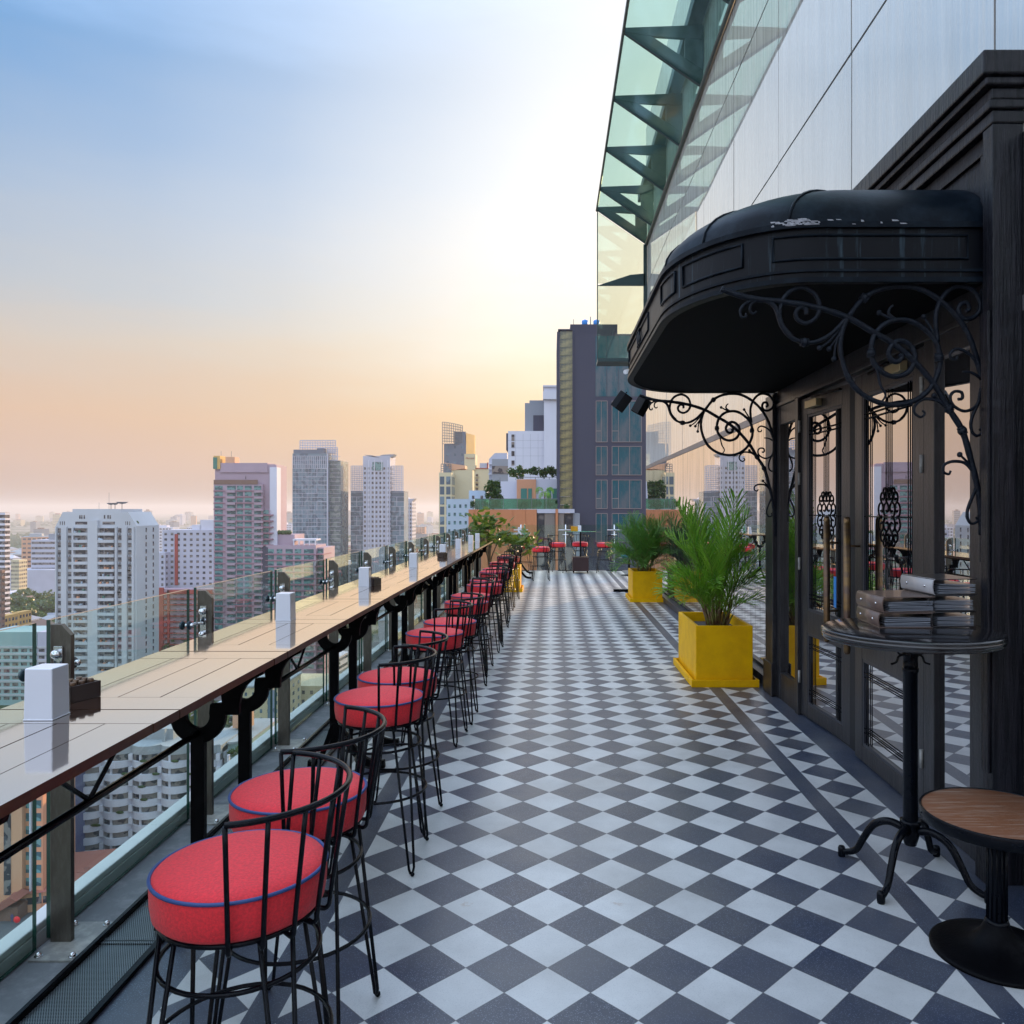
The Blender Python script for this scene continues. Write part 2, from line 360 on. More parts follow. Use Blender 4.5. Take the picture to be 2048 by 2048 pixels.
# ---------------------------------------------------------------- mesh helpers
class MB:
    def __init__(s): s.v = []; s.f = []; s.m = []; s.sm = []
    def add(s, vs, fs, mi=0, smooth=False):
        o = len(s.v); s.v += [tuple(p) for p in vs]
        for f in fs: s.f.append([i + o for i in f]); s.m.append(mi); s.sm.append(smooth)
    def box(s, x0, x1, y0, y1, z0, z1, mi=0):
        vs = [(x, y, z) for z in (z0, z1) for y in (y0, y1) for x in (x0, x1)]
        s.add(vs, [(0, 2, 3, 1), (4, 5, 7, 6), (0, 1, 5, 4), (2, 6, 7, 3), (0, 4, 6, 2), (1, 3, 7, 5)], mi)
    def cbox(s, c, d, rz=0, mi=0, rx=0, ry=0):
        mt = Matrix.Translation(c) @ Matrix.Rotation(rz, 4, 'Z') @ Matrix.Rotation(ry, 4, 'Y') @ Matrix.Rotation(rx, 4, 'X')
        vs = [mt @ Vector((x * d[0] / 2, y * d[1] / 2, z * d[2] / 2)) for z in (-1, 1) for y in (-1, 1) for x in (-1, 1)]
        s.add(vs, [(0, 2, 3, 1), (4, 5, 7, 6), (0, 1, 5, 4), (2, 6, 7, 3), (0, 4, 6, 2), (1, 3, 7, 5)], mi)
    def prism(s, poly, a, b, axis='Z', mi=0, mside=None, sm=False):
        n = len(poly)
        def p3(p, h): return {'Z': (p[0], p[1], h), 'Y': (p[0], h, p[1]), 'X': (h, p[0], p[1])}[axis]
        vs = [p3(p, a) for p in poly] + [p3(p, b) for p in poly]
        area = sum(poly[i][0] * poly[(i + 1) % n][1] - poly[(i + 1) % n][0] * poly[i][1] for i in range(n))
        flip = (area < 0) != (axis == 'Y') != (b < a)
        cap = [list(range(n))[::-1], list(range(n, 2 * n))]
        side = [(i, (i + 1) % n, n + (i + 1) % n, n + i) for i in range(n)]
        if flip: cap = [c[::-1] for c in cap]; side = [c[::-1] for c in side]
        s.add(vs, cap, mi); o = len(s.v) - len(vs)
        for f in side: s.f.append([i + o for i in f]); s.m.append(mi if mside is None else mside); s.sm.append(sm)
    def tube(s, pts, r, seg=8, mi=0, closed=False, r2=None, cap=True):
        pts = [Vector(p) for p in pts]; n = len(pts)
        if n < 2: return
        tang = []
        for i in range(n):
            a = pts[(i - 1) % n] if (closed or i > 0) else pts[0]
            b = pts[(i + 1) % n] if (closed or i < n - 1) else pts[-1]
            t = (b - a); tang.append(t.normalized() if t.length > 1e-9 else Vector((0, 0, 1)))
        ref = Vector((0, 0, 1)) if abs(tang[0].z) < .9 else Vector((1, 0, 0))
        nv = tang[0].cross(ref).normalized(); vs = []
        for i in range(n):
            nv = (nv - tang[i] * nv.dot(tang[i])); nv = nv.normalized() if nv.length > 1e-6 else tang[i].orthogonal().normalized()
            bv = tang[i].cross(nv)
            rr = r if r2 is None else r + (r2 - r) * i / (n - 1)
            if isinstance(r, (list, tuple)): rr = r[i]
            for k in range(seg):
                a = 2 * PI * k / seg
                vs.append(pts[i] + (nv * math.cos(a) + bv * math.sin(a)) * rr)
        fs = []
        for i in range(n if closed else n - 1):
            j = (i + 1) % n
            for k in range(seg):
                k2 = (k + 1) % seg
                fs.append((i * seg + k, i * seg + k2, j * seg + k2, j * seg + k))
        s.add(vs, fs, mi, True)
        if cap and not closed:
            o = len(s.v) - len(vs)
            s.f.append([o + k for k in range(seg)][::-1]); s.m.append(mi); s.sm.append(False)
            s.f.append([o + (n - 1) * seg + k for k in range(seg)]); s.m.append(mi); s.sm.append(False)
    def lathe(s, prof, c=(0, 0, 0), seg=32, mi=0, axis='Z', sm=True):
        vs = []; fs = []; n = len(prof)
        for (r, h) in prof:
            for k in range(seg):
                a = 2 * PI * k / seg; x, y = r * math.cos(a), r * math.sin(a)
                p = {'Z': (x, y, h), 'X': (h, x, y), 'Y': (y, h, x)}[axis]
                vs.append((p[0] + c[0], p[1] + c[1], p[2] + c[2]))
        for i in range(n - 1):
            for k in range(seg):
                k2 = (k + 1) % seg; fs.append((i * seg + k, i * seg + k2, (i + 1) * seg + k2, (i + 1) * seg + k))
        s.add(vs, fs, mi, sm)
    def sphere(s, c, r, seg=10, mi=0, sq=(1, 1, 1)):
        pr = [(max(1e-4, math.sin(PI * i / (seg // 2 + 1))), -math.cos(PI * i / (seg // 2 + 1))) for i in range(seg // 2 + 2)]
        t = MB(); t.lathe(pr, seg=seg)
        s.add([(c[0] + p[0] * r * sq[0], c[1] + p[1] * r * sq[1], c[2] + p[2] * r * sq[2]) for p in t.v], t.f, mi, True)
    def build(s, name, mats, parent=None, loc=None, bevel=0, auto=False):
        me = bpy.data.meshes.new(name)
        me.from_pydata(s.v, [], s.f)
        if not isinstance(mats, (list, tuple)): mats = [mats]
        for mt in mats: me.materials.append(M[mt] if isinstance(mt, str) else mt)
        me.polygons.foreach_set('material_index', s.m)
        me.polygons.foreach_set('use_smooth', s.sm)
        me.update()
        o = bpy.data.objects.new(name, me); col.objects.link(o)
        if parent is not None: o.parent = parent
        if loc: o.location = loc
        if bevel:
            b = o.modifiers.new('bevel', 'BEVEL'); b.width = bevel; b.segments = 2; b.limit_method = 'ANGLE'; b.angle_limit = R(50)
        return o

def tag(o, label=None, cat=None, group=None, kind=None):
    if label: o['label'] = label
    if cat: o['category'] = cat
    if group: o['group'] = group
    if kind: o['kind'] = kind
    return o
def empty(name, loc=(0, 0, 0), rz=0):
    o = bpy.data.objects.new(name, None); col.objects.link(o); o.location = loc; o.rotation_euler = (0, 0, rz)
    o.empty_display_size = .1
    return o
KIDS = {}
def copy_tree(o, parent=None):
    c = o.copy(); col.objects.link(c)
    if parent is not None: c.parent = parent
    for ch in list(o.children): copy_tree(ch, c)
    return c
def cat(pts, n=6, closed=False):
    """Catmull-Rom"""
    P = [Vector(p) for p in pts]; out = []; N = len(P)
    for i in range(N if closed else N - 1):
        p0 = P[(i - 1) % N] if (closed or i > 0) else P[0] * 2 - P[1]
        p1 = P[i]; p2 = P[(i + 1) % N]
        p3 = P[(i + 2) % N] if (closed or i + 2 < N) else P[-1] * 2 - P[-2]
        for k in range(n):
            t = k / n
            out.append(.5 * ((2 * p1) + (p2 - p0) * t + (2 * p0 - 5 * p1 + 4 * p2 - p3) * t * t + (3 * p1 - p0 - 3 * p2 + p3) * t ** 3))
    if not closed: out.append(P[-1])
    return out
def P3(u, v, Y):                       # real position at distance Y of a point measured in the photograph
    return Vector(((u - 1103.5) * Y / 1585, Y, H - (v - 1018) * Y / 1585))
def PX(u, Y): return (u - 1103.5) * Y / 1585
def PZ(v, Y): return H - (v - 1018) * Y / 1585

# ================================================================ SETTING
GZ = -80.0
g = MB(); g.add([(-14000, -3000, GZ), (9000, -3000, GZ), (9000, 14000, GZ), (-14000, 14000, GZ)], [(0, 1, 2, 3)])
tag(g.build('ground', 'ground'), kind='structure')
f = MB(); f.box(-1.53, 2.30, -3, 22.0, -.3, 0)
tag(f.build('terrace_floor', 'floor'), kind='structure')
f = MB(); f.box(-1.99, -1.775, -3, 22.0, -.3, 0); f.box(-1.775, -1.53, -3, 22.0, -.3, -.06)
tag(f.build('concrete_ledge', 'concrete'), kind='structure')

# parapet kerb outside the glass
t = empty('parapet', (-2.0, 0, 0))
k = MB(); k.box(-.075, 0, -3, 22, -.4, .048); k.build('kerb_wall', 'kerb', t)
k = MB(); k.box(-.078, -.003, -3, 22, .052, .080); k.build('coping', 'kerb', t, bevel=.006)
tag(t, 'pale painted parapet kerb running outside the glass balustrade', 'parapet')
# the tower the terrace stands on
t = MB(); t.box(-2.3, 26, -3.5, 22.3, GZ, -.42); t.box(2.35, 26, -3.5, 22.3, -.42, 0)
tag(t.build('hotel_tower', 'concrete'), 'plain lower storeys of the tower that carry the roof terrace', 'building')

# drain trench: steel angles and perforated plates
t = empty('drain_channel', (0, 0, 0))
k = MB()
k.box(-1.783, -1.768, -3, 21.8, -.055, .022); k.build('inner_angle', 'iron', t)
k = MB(); k.box(-1.545, -1.522, -3, 21.8, -.02, .018); k.build('outer_angle', 'iron', t)
tag(t, 'black steel angle frame of the drain along the ledge', 'drain frame')
y = .55; i = 0
names = ['first', 'second', 'third', 'fourth', 'fifth', 'sixth', 'seventh', 'eighth', 'ninth', 'tenth', 'eleventh', 'twelfth', 'thirteenth', 'fourteenth', 'fifteenth', 'sixteenth', 'seventeenth']
y = 3.12 - 1.5 * 2
while y < 20.5:
    k = MB(); k.box(-1.766, -1.548, y + .004, y + 1.496, -.012, -.004)
    k.box(-1.766, -1.548, y + .004, y + .02, -.004, .001); k.box(-1.766, -1.548, y + 1.48, y + 1.496, -.004, .001)
    tag(k.build('drain_grate', 'grate'), '%s perforated steel drain plate counted from the camera, under the bar counter' % names[i], 'drain grate', 'perforated drain plates along the ledge')
    y += 1.5; i += 1

# ---------------------------------------------------------------- balustrade
posts_y = [3.11 + 1.287 * i for i in range(-1, 15)]
ordn = ['first', 'second', 'third', 'fourth', 'fifth', 'sixth', 'seventh', 'eighth', 'ninth', 'tenth', 'eleventh', 'twelfth', 'thirteenth', 'fourteenth', 'fifteenth', 'sixteenth', 'seventeenth', 'eighteenth']
def make_post():
    k = MB(); k.prism([(-.04, .006), (.04, .006), (.04, 1.207), (.002, 1.249), (-.04, 1.249)], -.0125, .0125, 'Y'); t = k.build('post', 'steel', balu, bevel=.0015)
    k = MB(); k.box(-.045, .135, -.14, .14, .001, .008); k.build('base_plate', 'galv', t)
    for x in (-.02, .11):
        for y in (-.115, .115):
            k = MB(); k.lathe([(.0001, .026), (.008, .024), (.011, .016), (.011, .008)], (x, y, 0), 10); k.lathe([(.015, .012), (.015, .0082)], (x, y, 0), 10); k.lathe([(.0001, .012), (.015, .012)], (x, y, 0), 10); k.build('anchor_bolt', 'chrome', t)
    k = MB(); k.box(-.022, .012, -.022, -.0135, .98, 1.165)
    k.tube([(-.005, -.018, 1.07), (-.035, -.03, 1.07), (-.058, -.10, 1.07)], .009, 10)
    k.tube([(-.02, .013, 1.07), (-.045, .05, 1.07), (-.058, .12, 1.07)], .009, 10)
    k.build('clamp_bracket', 'chrome', t, bevel=.001)
    for z in (1.135, 1.01):
        k = MB(); k.lathe([(.0001, -.050), (.010, -.048), (.017, -.042), (.019, -.034), (.017, -.028), (.013, -.024), (.013, -.0225)], (-.006, 0, z), 14, axis='Y'); k.build('dome_bolt', 'chrome', t)
    for (y, sx) in ((-.11, 1), (.14, 1)):
        k = MB(); k.lathe([(.0001, 0), (.022, .001), (.024, .006), (.022, .012), (.0001, .013)], (-.047, y, 1.07), 16, axis='X', mi=0)
        k.lathe([(.0001, -.026), (.022, -.026), (.024, -.032), (.018, -.042), (.0001, -.044)], (-.047, y, 1.07), 16, axis='X', mi=0)
        k.tube([(-.047 - .03, y, 1.07), (-.047 + .01, y, 1.07)], .009, 8, mi=1)
        k.lathe([(.012, .013), (.012, .03), (.0001, .031)], (-.047, y, 1.07), 12, axis='X', mi=1); k.build('glass_clamp', ['rubber', 'chrome'], t)
    return t
balu = empty('glass_balustrade', (0, 0, 0))
tag(balu, 'long glass balustrade on bronze steel posts along the left edge', 'balustrade')
p0 = make_post()
for i, y in enumerate(posts_y):
    o = p0 if i == 0 else copy_tree(p0, balu)
    o.location = (-1.92, y, 0)
for i, y in enumerate(posts_y[:-1]):
    y0, y1 = y + .02, posts_y[i + 1] - .065
    k = MB(); X0, X1, z0, z1 = -1.996, -1.980, .006, 1.262
    k.box(X0, X1, y0, y1, z0, z1)
    k.m[-6:] = [1, 1, 1, 1, 0, 0]
    k.build('glass_panel', ['glass', 'glassedge'], balu)
# cross wall of glass at the far end
fx = [-1.95, -.85, .38, 1.72, 2.9]
scr = empty('glass_screen', (0, 21.88, 0)); tag(scr, 'glass screen on chrome posts closing the far end of the terrace', 'balustrade')
for i in range(4):
    k = MB(); k.box(fx[i] + .02, fx[i + 1] - .02, 0, .014, .02, 1.262); k.m[-6:] = [1, 1, 0, 0, 1, 1]
    k.build('glass_panel', ['glass', 'glassedge'], scr)
for i, x in enumerate(fx[1:4]):
    k = MB(); k.tube([(0, 0, 0), (0, 0, 1.27)], .017, 12); t = k.build('post', 'chrome', scr, loc=(x, -.06, 0))
    for pts, r_ in (([(-.2, 0, 1.12), (.2, 0, 1.12)], .014), ([(0, -.07, 1.12), (0, .05, 1.12)], .02), ([(-.08, 0, .99), (.08, 0, .99)], .014)):
        k = MB(); k.tube(pts, r_, 8); k.build('glass_clamp', 'chrome', t)
    k = MB(); k.box(-.22, .22, -.03, .03, .0, .016); k.build('base_plate', 'iron', t)

# ================================================================ BAR COUNTER
ZT = 1.08
def bracket_plate(mb, y):
    ri, ro = .048, .112; cz = .864
    right = [(.070, 1.05), (.268, 1.05), (.262, 1.03), (.225, 1.012), (.195, .985), (.176, .95), (.168, .91), (.166, .868), (.112, .868)]
    arc = [(ro * math.cos(a), cz + ro * math.sin(a)) for a in [R(-4 - 12.3 * i) for i in range(0, 8)]]
    half_out = right[1:] + arc[:-1]
    inner = [(ri * math.cos(a), cz + ri * math.sin(a)) for a in [R(-90 + 15 * i) for i in range(1, 8)]]
    innr = [(.05, .912), (.098, .916), (.094, .95), (.084, .985)]
    poly = [(0, cz - ri)] + inner + innr + [(.070, 1.05)] + half_out + [(0, cz - ro)]
    mb.prism(poly, y - .013, y + .013, 'Y')
    mb.prism([(-x, z) for (x, z) in poly], y - .0131, y + .0129, 'Y')
def foot_poly(s):
    up = cat([(0, .30, 0), (.05, .27, 0), (.12, .17, 0), (.20, .075, 0), (.28, .045, 0), (.33, .05, 0)], 4)
    lo = cat([(.335, .0, 0), (.27, .0, 0), (.18, .025, 0), (.11, .10, 0), (.05, .18, 0), (0, .20, 0)], 4)
    return [(p.x * s, p.y) for p in up] + [(p.x * s, p.y) for p in lo]
def make_counter(length=2.0):
    """origin: floor, middle depth, near end"""
    t = empty('bar_table', (-1.43, 0, 0))
    hl = length / 2
    for hfi in range(2):
        y0 = hfi * hl + .004; y1 = (hfi + 1) * hl - .004
        a = MB(); z0, z1 = ZT - .028, ZT
        b = .155
        a.box(-.28, .28, y0, y0 + b, z0, z1); a.box(-.28, .28, y1 - b, y1, z0, z1)
        W = .56 / 4
        for j in range(4):
            a.box(-.28 + W * j + .002, -.28 + W * (j + 1) - .002, y0 + b + .003, y1 - b - .003, z0, z1 - random.uniform(0, .0008))
        a.m = [0 if i % 6 == 1 else 1 for i in range(len(a.m))]; a.build('tabletop', ['top', 'topedge'], t)
    a = MB(); a.box(-.27, .27, .02, length - .02, 1.0505, 1.0515); a.box(-.2, -.17, .05, length - .05, 1.03, 1.0502); a.box(.2, .23, .05, length - .05, 1.03, 1.0502)
    a.build('under_frame', 'castiron', t)
    for y in (.24, length - .24):
        a = MB(); bracket_plate(a, y); a.build('scroll_bracket', 'castiron', t, bevel=.002)
        a = MB(); a.box(-.0275, .0275, y - .016, y + .016, .18, .80); a.build('leg', 'castiron', t, bevel=.003)
        a = MB(); a.prism(foot_poly(1), y - .02, y + .02, 'Y'); a.prism([(p[0] * .52, p[1]) for p in foot_poly(-1)], y - .0198, y + .0198, 'Y'); a.build('foot', 'castiron', t, bevel=.004)
    a = MB(); a.tube([(0, .24, .795), (0, length - .24, .795)], .013, 10); a.build('brace_rod', 'iron', t)
    for sgn in (-1, 1):
        a = MB(); a.tube([(0, hl, .80), (0, hl + sgn * .34, 1.05)], .0075, 8); a.build('strut', 'iron', t)
    return t
c0 = make_counter()
joints = [-.55, 1.45, 3.454, 5.46, 7.46, 9.46, 11.46, 13.46]
for i, y in enumerate(joints):
    o = c0 if i == 0 else copy_tree(c0); o.location = (-1.43, y, 0)
    lb = 'dark varnished bar table running out of the picture at the near left' if i == 0 else ('%s varnished bar table of the row, counted from the camera' % ordn[i] if i < 7 else 'last varnished bar table of the row, ending before the leafy shrubs')
    tag(o, lb, 'bar table', 'bar tables placed end to end along the glass')
o = copy_tree(c0); o.location = (-.83, 19.1, 0); tag(o, 'separate bar table standing beyond the leafy shrubs at the far left', 'bar table', 'bar tables placed end to end along the glass')

# ================================================================ STOOLS
def make_stool():
    t = empty('bar_stool', (0, 0, 0)); FZ = .678
    k = MB()
    pr = [(.0001, .684), (.17, .684), (.198, .687), (.208, .698), (.213, .73), (.2135, .765), (.211, .783), (.203, .792), (.17, .801), (.11, .808), (.05, .811), (.0001, .812)]
    k.lathe(pr, seg=48); seat = k.build('seat', 'red', t)
    k = MB(); k.tube([(.2125 * math.cos(a), .2125 * math.sin(a), .786) for a in [2 * PI * i / 48 for i in range(48)]], .0048, 8, closed=True); k.build('piping', 'piping', seat)
    k = MB(); k.tube([(.192 * math.cos(a), .192 * math.sin(a) , .678) for a in [2 * PI * i / 40 for i in range(40)]], .007, 8, closed=True)
    k.box(-.19, .19, -.012, .012, .675, .681); k.box(-.012, .012, -.19, .19, .6745, .6805); k.build('seat_frame', 'iron', t)
    A0 = R(78); rr = .272; zr = .990
    arc = [(rr * math.cos(a), rr * math.sin(a), zr) for a in [-A0 + 2 * A0 * i / 26 for i in range(27)]]
    def slat(a, z1=zr):
        pts = [(.185, .673), (.212, .669), (.222, .675), (.226, .688), (.236, .76), (rr, z1)]
        return cat([(r * math.cos(a), r * math.sin(a), z) for r, z in pts], 3)
    k = MB(); k.tube(arc, .0078, 10); k.build('back_rail', 'iron', t)
    for i in range(9):
        a = -A0 + R(.3) + (2 * A0 - R(.6)) * i / 8
        k = MB(); k.tube(slat(a, zr - (.003)), .0062, 7); k.build('back_slat', 'iron', t)
        if i in (0, 8): pass
    for q in range(4):
        th = R(45 + 90 * q)
        k = MB()
        top = []
        for s_ in (-1, 1):
            a = th + s_ * R(13)
            top.append(Vector((.188 * math.cos(a), .188 * math.sin(a), .675)))
        c = Vector((.272 * math.cos(th), .272 * math.sin(th), .014)); tn = Vector((-math.sin(th), math.cos(th), 0))
        k.tube([top[0], c - tn * .014 + Vector((0, 0, .022)), c - tn * .007, c + tn * .007, c + tn * .014 + Vector((0, 0, .022)), top[1]], .0062, 7)
        k.sphere(c + Vector((math.cos(th) * .008, math.sin(th) * .008, -.004)), .0105, 8)
        k.build('leg', 'iron', t)
    for z, r_ in ((.566, .196), (.344, .225)):
        k = MB(); k.tube([(r_ * math.cos(a), r_ * math.sin(a), z) for a in [2 * PI * i / 40 for i in range(40)]], .0062, 7, closed=True); k.build('foot_ring', 'iron', t)
    return t
st0 = make_stool()
SL = [(-.80, 2.04), (-.823, 2.585), (-.84, 3.867), (-.846, 4.347), (-.862, 5.86), (-.824, 6.43), (-.84, 7.78), (-.85, 8.38), (-.81, 9.55), (-.835, 10.15), (-.84, 11.52), (-.84, 12.05), (-.84, 13.45), (-.83, 15.1)]
for i, (x, y) in enumerate(SL):
    o = st0 if i == 0 else copy_tree(st0)
    o.location = (x, y, 0); o.rotation_euler = (0, 0, R(random.uniform(-6, 6)) if i else R(2))
    lb = 'red padded bar stool nearest the camera at the bar counter' if i == 0 else ('%s red bar stool from the camera along the bar counter' % ordn[i] if i < len(SL) - 1 else 'last red bar stool of the row along the bar counter')
    tag(o, lb, 'bar stool', 'red bar stools along the counter')
for (x, y, a, lb) in ((-.26, 18.85, 5, 'red bar stool standing alone nearest in the far group of stools'), (-.72, 20.2, 10, 'red bar stool half hidden behind the far bar table'),
                      (.157, 21.2, 165, 'red bar stool just left of the round glass table, backrest to the left'), (.77, 21.55, 90, 'red bar stool directly behind the pole of the round glass table'),
                      (1.41, 21.15, -10, 'red bar stool right of the round glass table, next to the palm')):
    o = copy_tree(st0); o.location = (x, y, 0); o.rotation_euler = (0, 0, R(a)); tag(o, lb, 'bar stool', 'red bar stools at the far end')

# ================================================================ THINGS ON THE COUNTER
def make_box():
    t = empty('table_lamp', (0, 0, 0))
    k = MB()
    b, tp, h = .0425, .0405, .152
    vs = [(-b, -b, 0), (b, -b, 0), (b, b, 0), (-b, b, 0), (-tp, -tp, h), (tp, -tp, h), (tp, tp, h), (-tp, tp, h)]
    k.add(vs, [(0, 3, 2, 1), (4, 5, 6, 7), (0, 1, 5, 4), (1, 2, 6, 5), (2, 3, 7, 6), (3, 0, 4, 7)])
    k.build('shade', 'white', t, bevel=.003)
    k = MB(); k.box(-.0435, .0435, -.0435, .0435, 0, .004); k.build('base_rim', 'white', t, bevel=.001)
    return t
b0 = make_box()
BX = [(-1.503, 2.36), (-1.487, 4.43), (-1.50, 6.36), (-1.47, 8.44), (-1.44, 10.5), (-1.46, 12.4), (-1.45, 14.2), (-1.43, 15.25), (-.83, 20.4)]
for i, (x, y) in enumerate(BX):
    o = b0 if i == 0 else copy_tree(b0); o.location = (x, y, ZT + .0005); o.rotation_euler = (0, 0, R(random.uniform(-2, 2)) if i else 0)
    lb = 'large looking white box lamp nearest the camera on the bar counter' if i == 0 else ('white box lamp, %s from the camera on the bar counter' % ordn[i] if i < 8 else 'white box lamp on the separate far bar table')
    tag(o, lb, 'table lamp', 'white box lamps on the counter')
def make_caddy():
    t = empty('condiment_caddy', (0, 0, 0))
    k = MB()
    for (x0, x1, y0, y1) in ((-.045, .045, -.055, -.049), (-.045, .045, .049, .055), (-.045, -.039, -.055, .055), (.039, .045, -.055, .055)):
        k.box(x0, x1, y0, y1, .0, .052)
    k.box(-.04, .04, -.05, .05, 0, .006); k.build('tray', 'caddy', t, bevel=.001)
    for i in range(3):
        for j in range(3):
            k = MB(); k.lathe([(.0001, .008), (.010, .008), (.010, .058), (.0085, .062), (.0001, .062)], (-.026 + .026 * i, -.032 + .032 * j, 0), 10); k.build('sachet_tube', 'bronze', t)
    return t
q0 = make_caddy()
for i, (x, y, lb) in enumerate(((-1.555, 2.59, 'dark condiment caddy tucked behind the nearest white box lamp'), (-1.465, 6.49, 'dark condiment caddy beside the third white box lamp'), (-1.41, 10.22, 'dark condiment caddy in front of the fifth white box lamp'))):
    o = q0 if i == 0 else copy_tree(q0); o.location = (x, y, ZT + .0005); o.rotation_euler = (0, 0, R(-20))
    tag(o, lb, 'condiment caddy', 'condiment caddies on the counter')
# ================================================================ PLANTERS AND PLANTS
def make_planter(w, d, h, x, y, label):
    t = empty('yellow_planter', (x, y, 0))
    k = MB(); tw = .05
    # tray
    for (a, b, c, e) in ((-w/2 - tw, w/2 + tw, -d/2 - tw, -d/2 - tw + .022), (-w/2 - tw, w/2 + tw, d/2 + tw - .022, d/2 + tw), (-w/2 - tw, -w/2 - tw + .022, -d/2 - tw + .022, d/2 + tw - .022), (w/2 + tw - .022, w/2 + tw, -d/2 - tw + .022, d/2 + tw - .022)):
        k.box(a, b, c, e, 0, .07)
    k.box(-w/2 - tw + .022, w/2 + tw - .022, -d/2 - tw + .022, d/2 + tw - .022, 0, .02, 1)
    k.build('tray', ['yellow', 'soil'], t, bevel=.003)
    k = MB(); q = .03
    k.box(-w/2, w/2, -d/2, -d/2 + q, .021, h); k.box(-w/2, w/2, d/2 - q, d/2, .021, h)
    k.box(-w/2, -w/2 + q, -d/2 + q, d/2 - q, .021, h); k.box(w/2 - q, w/2, -d/2 + q, d/2 - q, .021, h)
    k.build('pot', 'yellow', t, bevel=.004)
    k = MB(); k.box(-w/2 + q, w/2 - q, -d/2 + q, d/2 - q, .03, h - .10); k.build('soil', 'soil', t)
    tag(t, label, 'planter', 'yellow planters on the terrace')
    return t
make_planter(.545, 1.05, .58, 1.655, 8.12, 'large yellow square planter holding the nearest palm')
make_planter(.545, .85, .56, 1.75, 14.9, 'yellow planter holding the farther palm')
make_planter(.60, .75, .52, -.95, 16.6, 'yellow planter with leafy shrubs at the end of the bar tables')

def frond(length, nl, lw, ll, droop, seed, r0=.007):
    rnd = random.Random(seed); k = MB()
    # rachis rises along +X and bends over
    pts = []
    for i in range(15):
        t = i / 14
        a = R(88) - (R(88) + droop) * (t ** 1.9)
        if i == 0: p = Vector((0, 0, 0))
        else: p = pts[-1] + Vector((math.cos(a), 0, math.sin(a))) * length / 14
        pts.append(p)
    k.tube(pts, [r0 * (1 - .8 * i / 14) for i in range(15)], 5, mi=1)
    s0 = .34
    for j in range(nl):
        t = s0 + (1 - s0) * (j + .5) / nl
        fi = t * 14; i0 = min(13, int(fi)); fr = fi - i0
        p = pts[i0].lerp(pts[i0 + 1], fr); tg = (pts[i0 + 1] - pts[i0]).normalized()
        up = Vector((0, 1, 0)).cross(tg) * -1
        L = ll * (math.sin(PI * (.12 + .80 * (t - s0) / (1 - s0)))) * rnd.uniform(.9, 1.1) + .05
        for sd in (-1, 1):
            ang = R(rnd.uniform(30, 46) - 16 * (t - s0))
            d = (tg * math.cos(ang) + Vector((0, sd, 0)) * math.sin(ang) + up * rnd.uniform(.15, .5)).normalized()
            wv = tg * lw * .5
            a0 = p; a1 = p + d * L * .45 - Vector((0, 0, 1)) * L * .02; a2 = p + d * L * .85 - Vector((0, 0, 1)) * L * rnd.uniform(.04, .12); a3 = p + d * L - Vector((0, 0, 1)) * L * rnd.uniform(.08, .24)
            nrm = d.cross(wv).normalized() * lw * .16
            vs = [a0 - wv * .4, a0 + wv * .4, a1 - wv, a1 + nrm, a1 + wv, a2 - wv * .6, a2 + nrm * .6, a2 + wv * .6, a3]
            k.add(vs, [(0, 2, 3), (0, 3, 1), (1, 3, 4), (2, 5, 6, 3), (3, 6, 7, 4), (5, 8, 6), (6, 8, 7)], 0, True)
    return k
def make_palm(loc, label, specs, seed, mat, nst=16, lat=1.0):
    t = empty('areca_palm', loc); rnd = random.Random(seed)
    k = MB()
    for i in range(nst):
        a = rnd.uniform(0, 2 * PI); r_ = rnd.uniform(.0, .10); h = rnd.uniform(.18, .42)
        p = Vector((r_ * math.cos(a), r_ * math.sin(a), 0))
        k.tube([p, p + Vector((math.cos(a) * .03, math.sin(a) * .03, h * .5)), p + Vector((math.cos(a) * .08, math.sin(a) * .08, h))], [.014, .012, .008], 7)
    k.build('stems', 'stem', t)
    protos = []
    for j, (L, nl, lw, ll, dr) in enumerate(specs[0]):
        o = frond(L, nl, lw, ll, R(dr), seed + j).build('frond', [mat, 'stem'], t); protos.append(o)
    used = set()
    for (az, pi, tilt, sc) in specs[1]:
        o = protos[pi]
        if pi in used: o = o.copy(); col.objects.link(o); o.parent = t
        used.add(pi)
        a = R(az)
        r_ = rnd.uniform(.01, .06)
        o.location = (r_ * math.cos(a), r_ * math.sin(a), rnd.uniform(-.04, .22))
        o.rotation_euler = (rnd.uniform(-.15, .15), R(tilt), a)
        sc *= .80 if pi else .92
        o.scale = (sc * lat, sc * lat, sc)
    tag(t, label, 'palm', 'areca palms in yellow planters')
protos = [(1.45, 26, .030, .42, -64), (1.25, 24, .029, .42, -40), (1.0, 22, .028, .38, -15), (.8, 18, .026, .34, 5), (1.15, 26, .029, .42, 14)]
rn = random.Random(5); pl = []
for i in range(9): pl.append((i * 137.5, 0, rn.uniform(0, 7), rn.uniform(.66, 1.0)))
for i in range(8): pl.append((i * 137.5 + 40, 1, rn.uniform(2, 16), rn.uniform(.75, .98)))
for i in range(8): pl.append((i * 137.5 + 70, 2, rn.uniform(4, 22), rn.uniform(.75, 1.0)))
for i in range(13): pl.append((i * 137.5 + 20, 3, rn.uniform(8, 38), rn.uniform(.7, 1.0)))
pl += [(188, 4, 16, .95), (200, 4, 10, .9), (165, 4, 14, .85), (225, 4, 20, .8), (-15, 4, 12, .8), (-40, 4, 16, .75), (90, 1, 3, 1.0), (265, 4, 14, .75)]
make_palm((1.66, 8.0, .46), 'large areca palm with spiky green fronds in the nearest yellow planter', (protos, pl), 11, 'palm', 30, .84)
pl2 = []
for i in range(16): pl2.append((i * 137.5, 0, rn.uniform(4, 18), rn.uniform(.62, .82)))
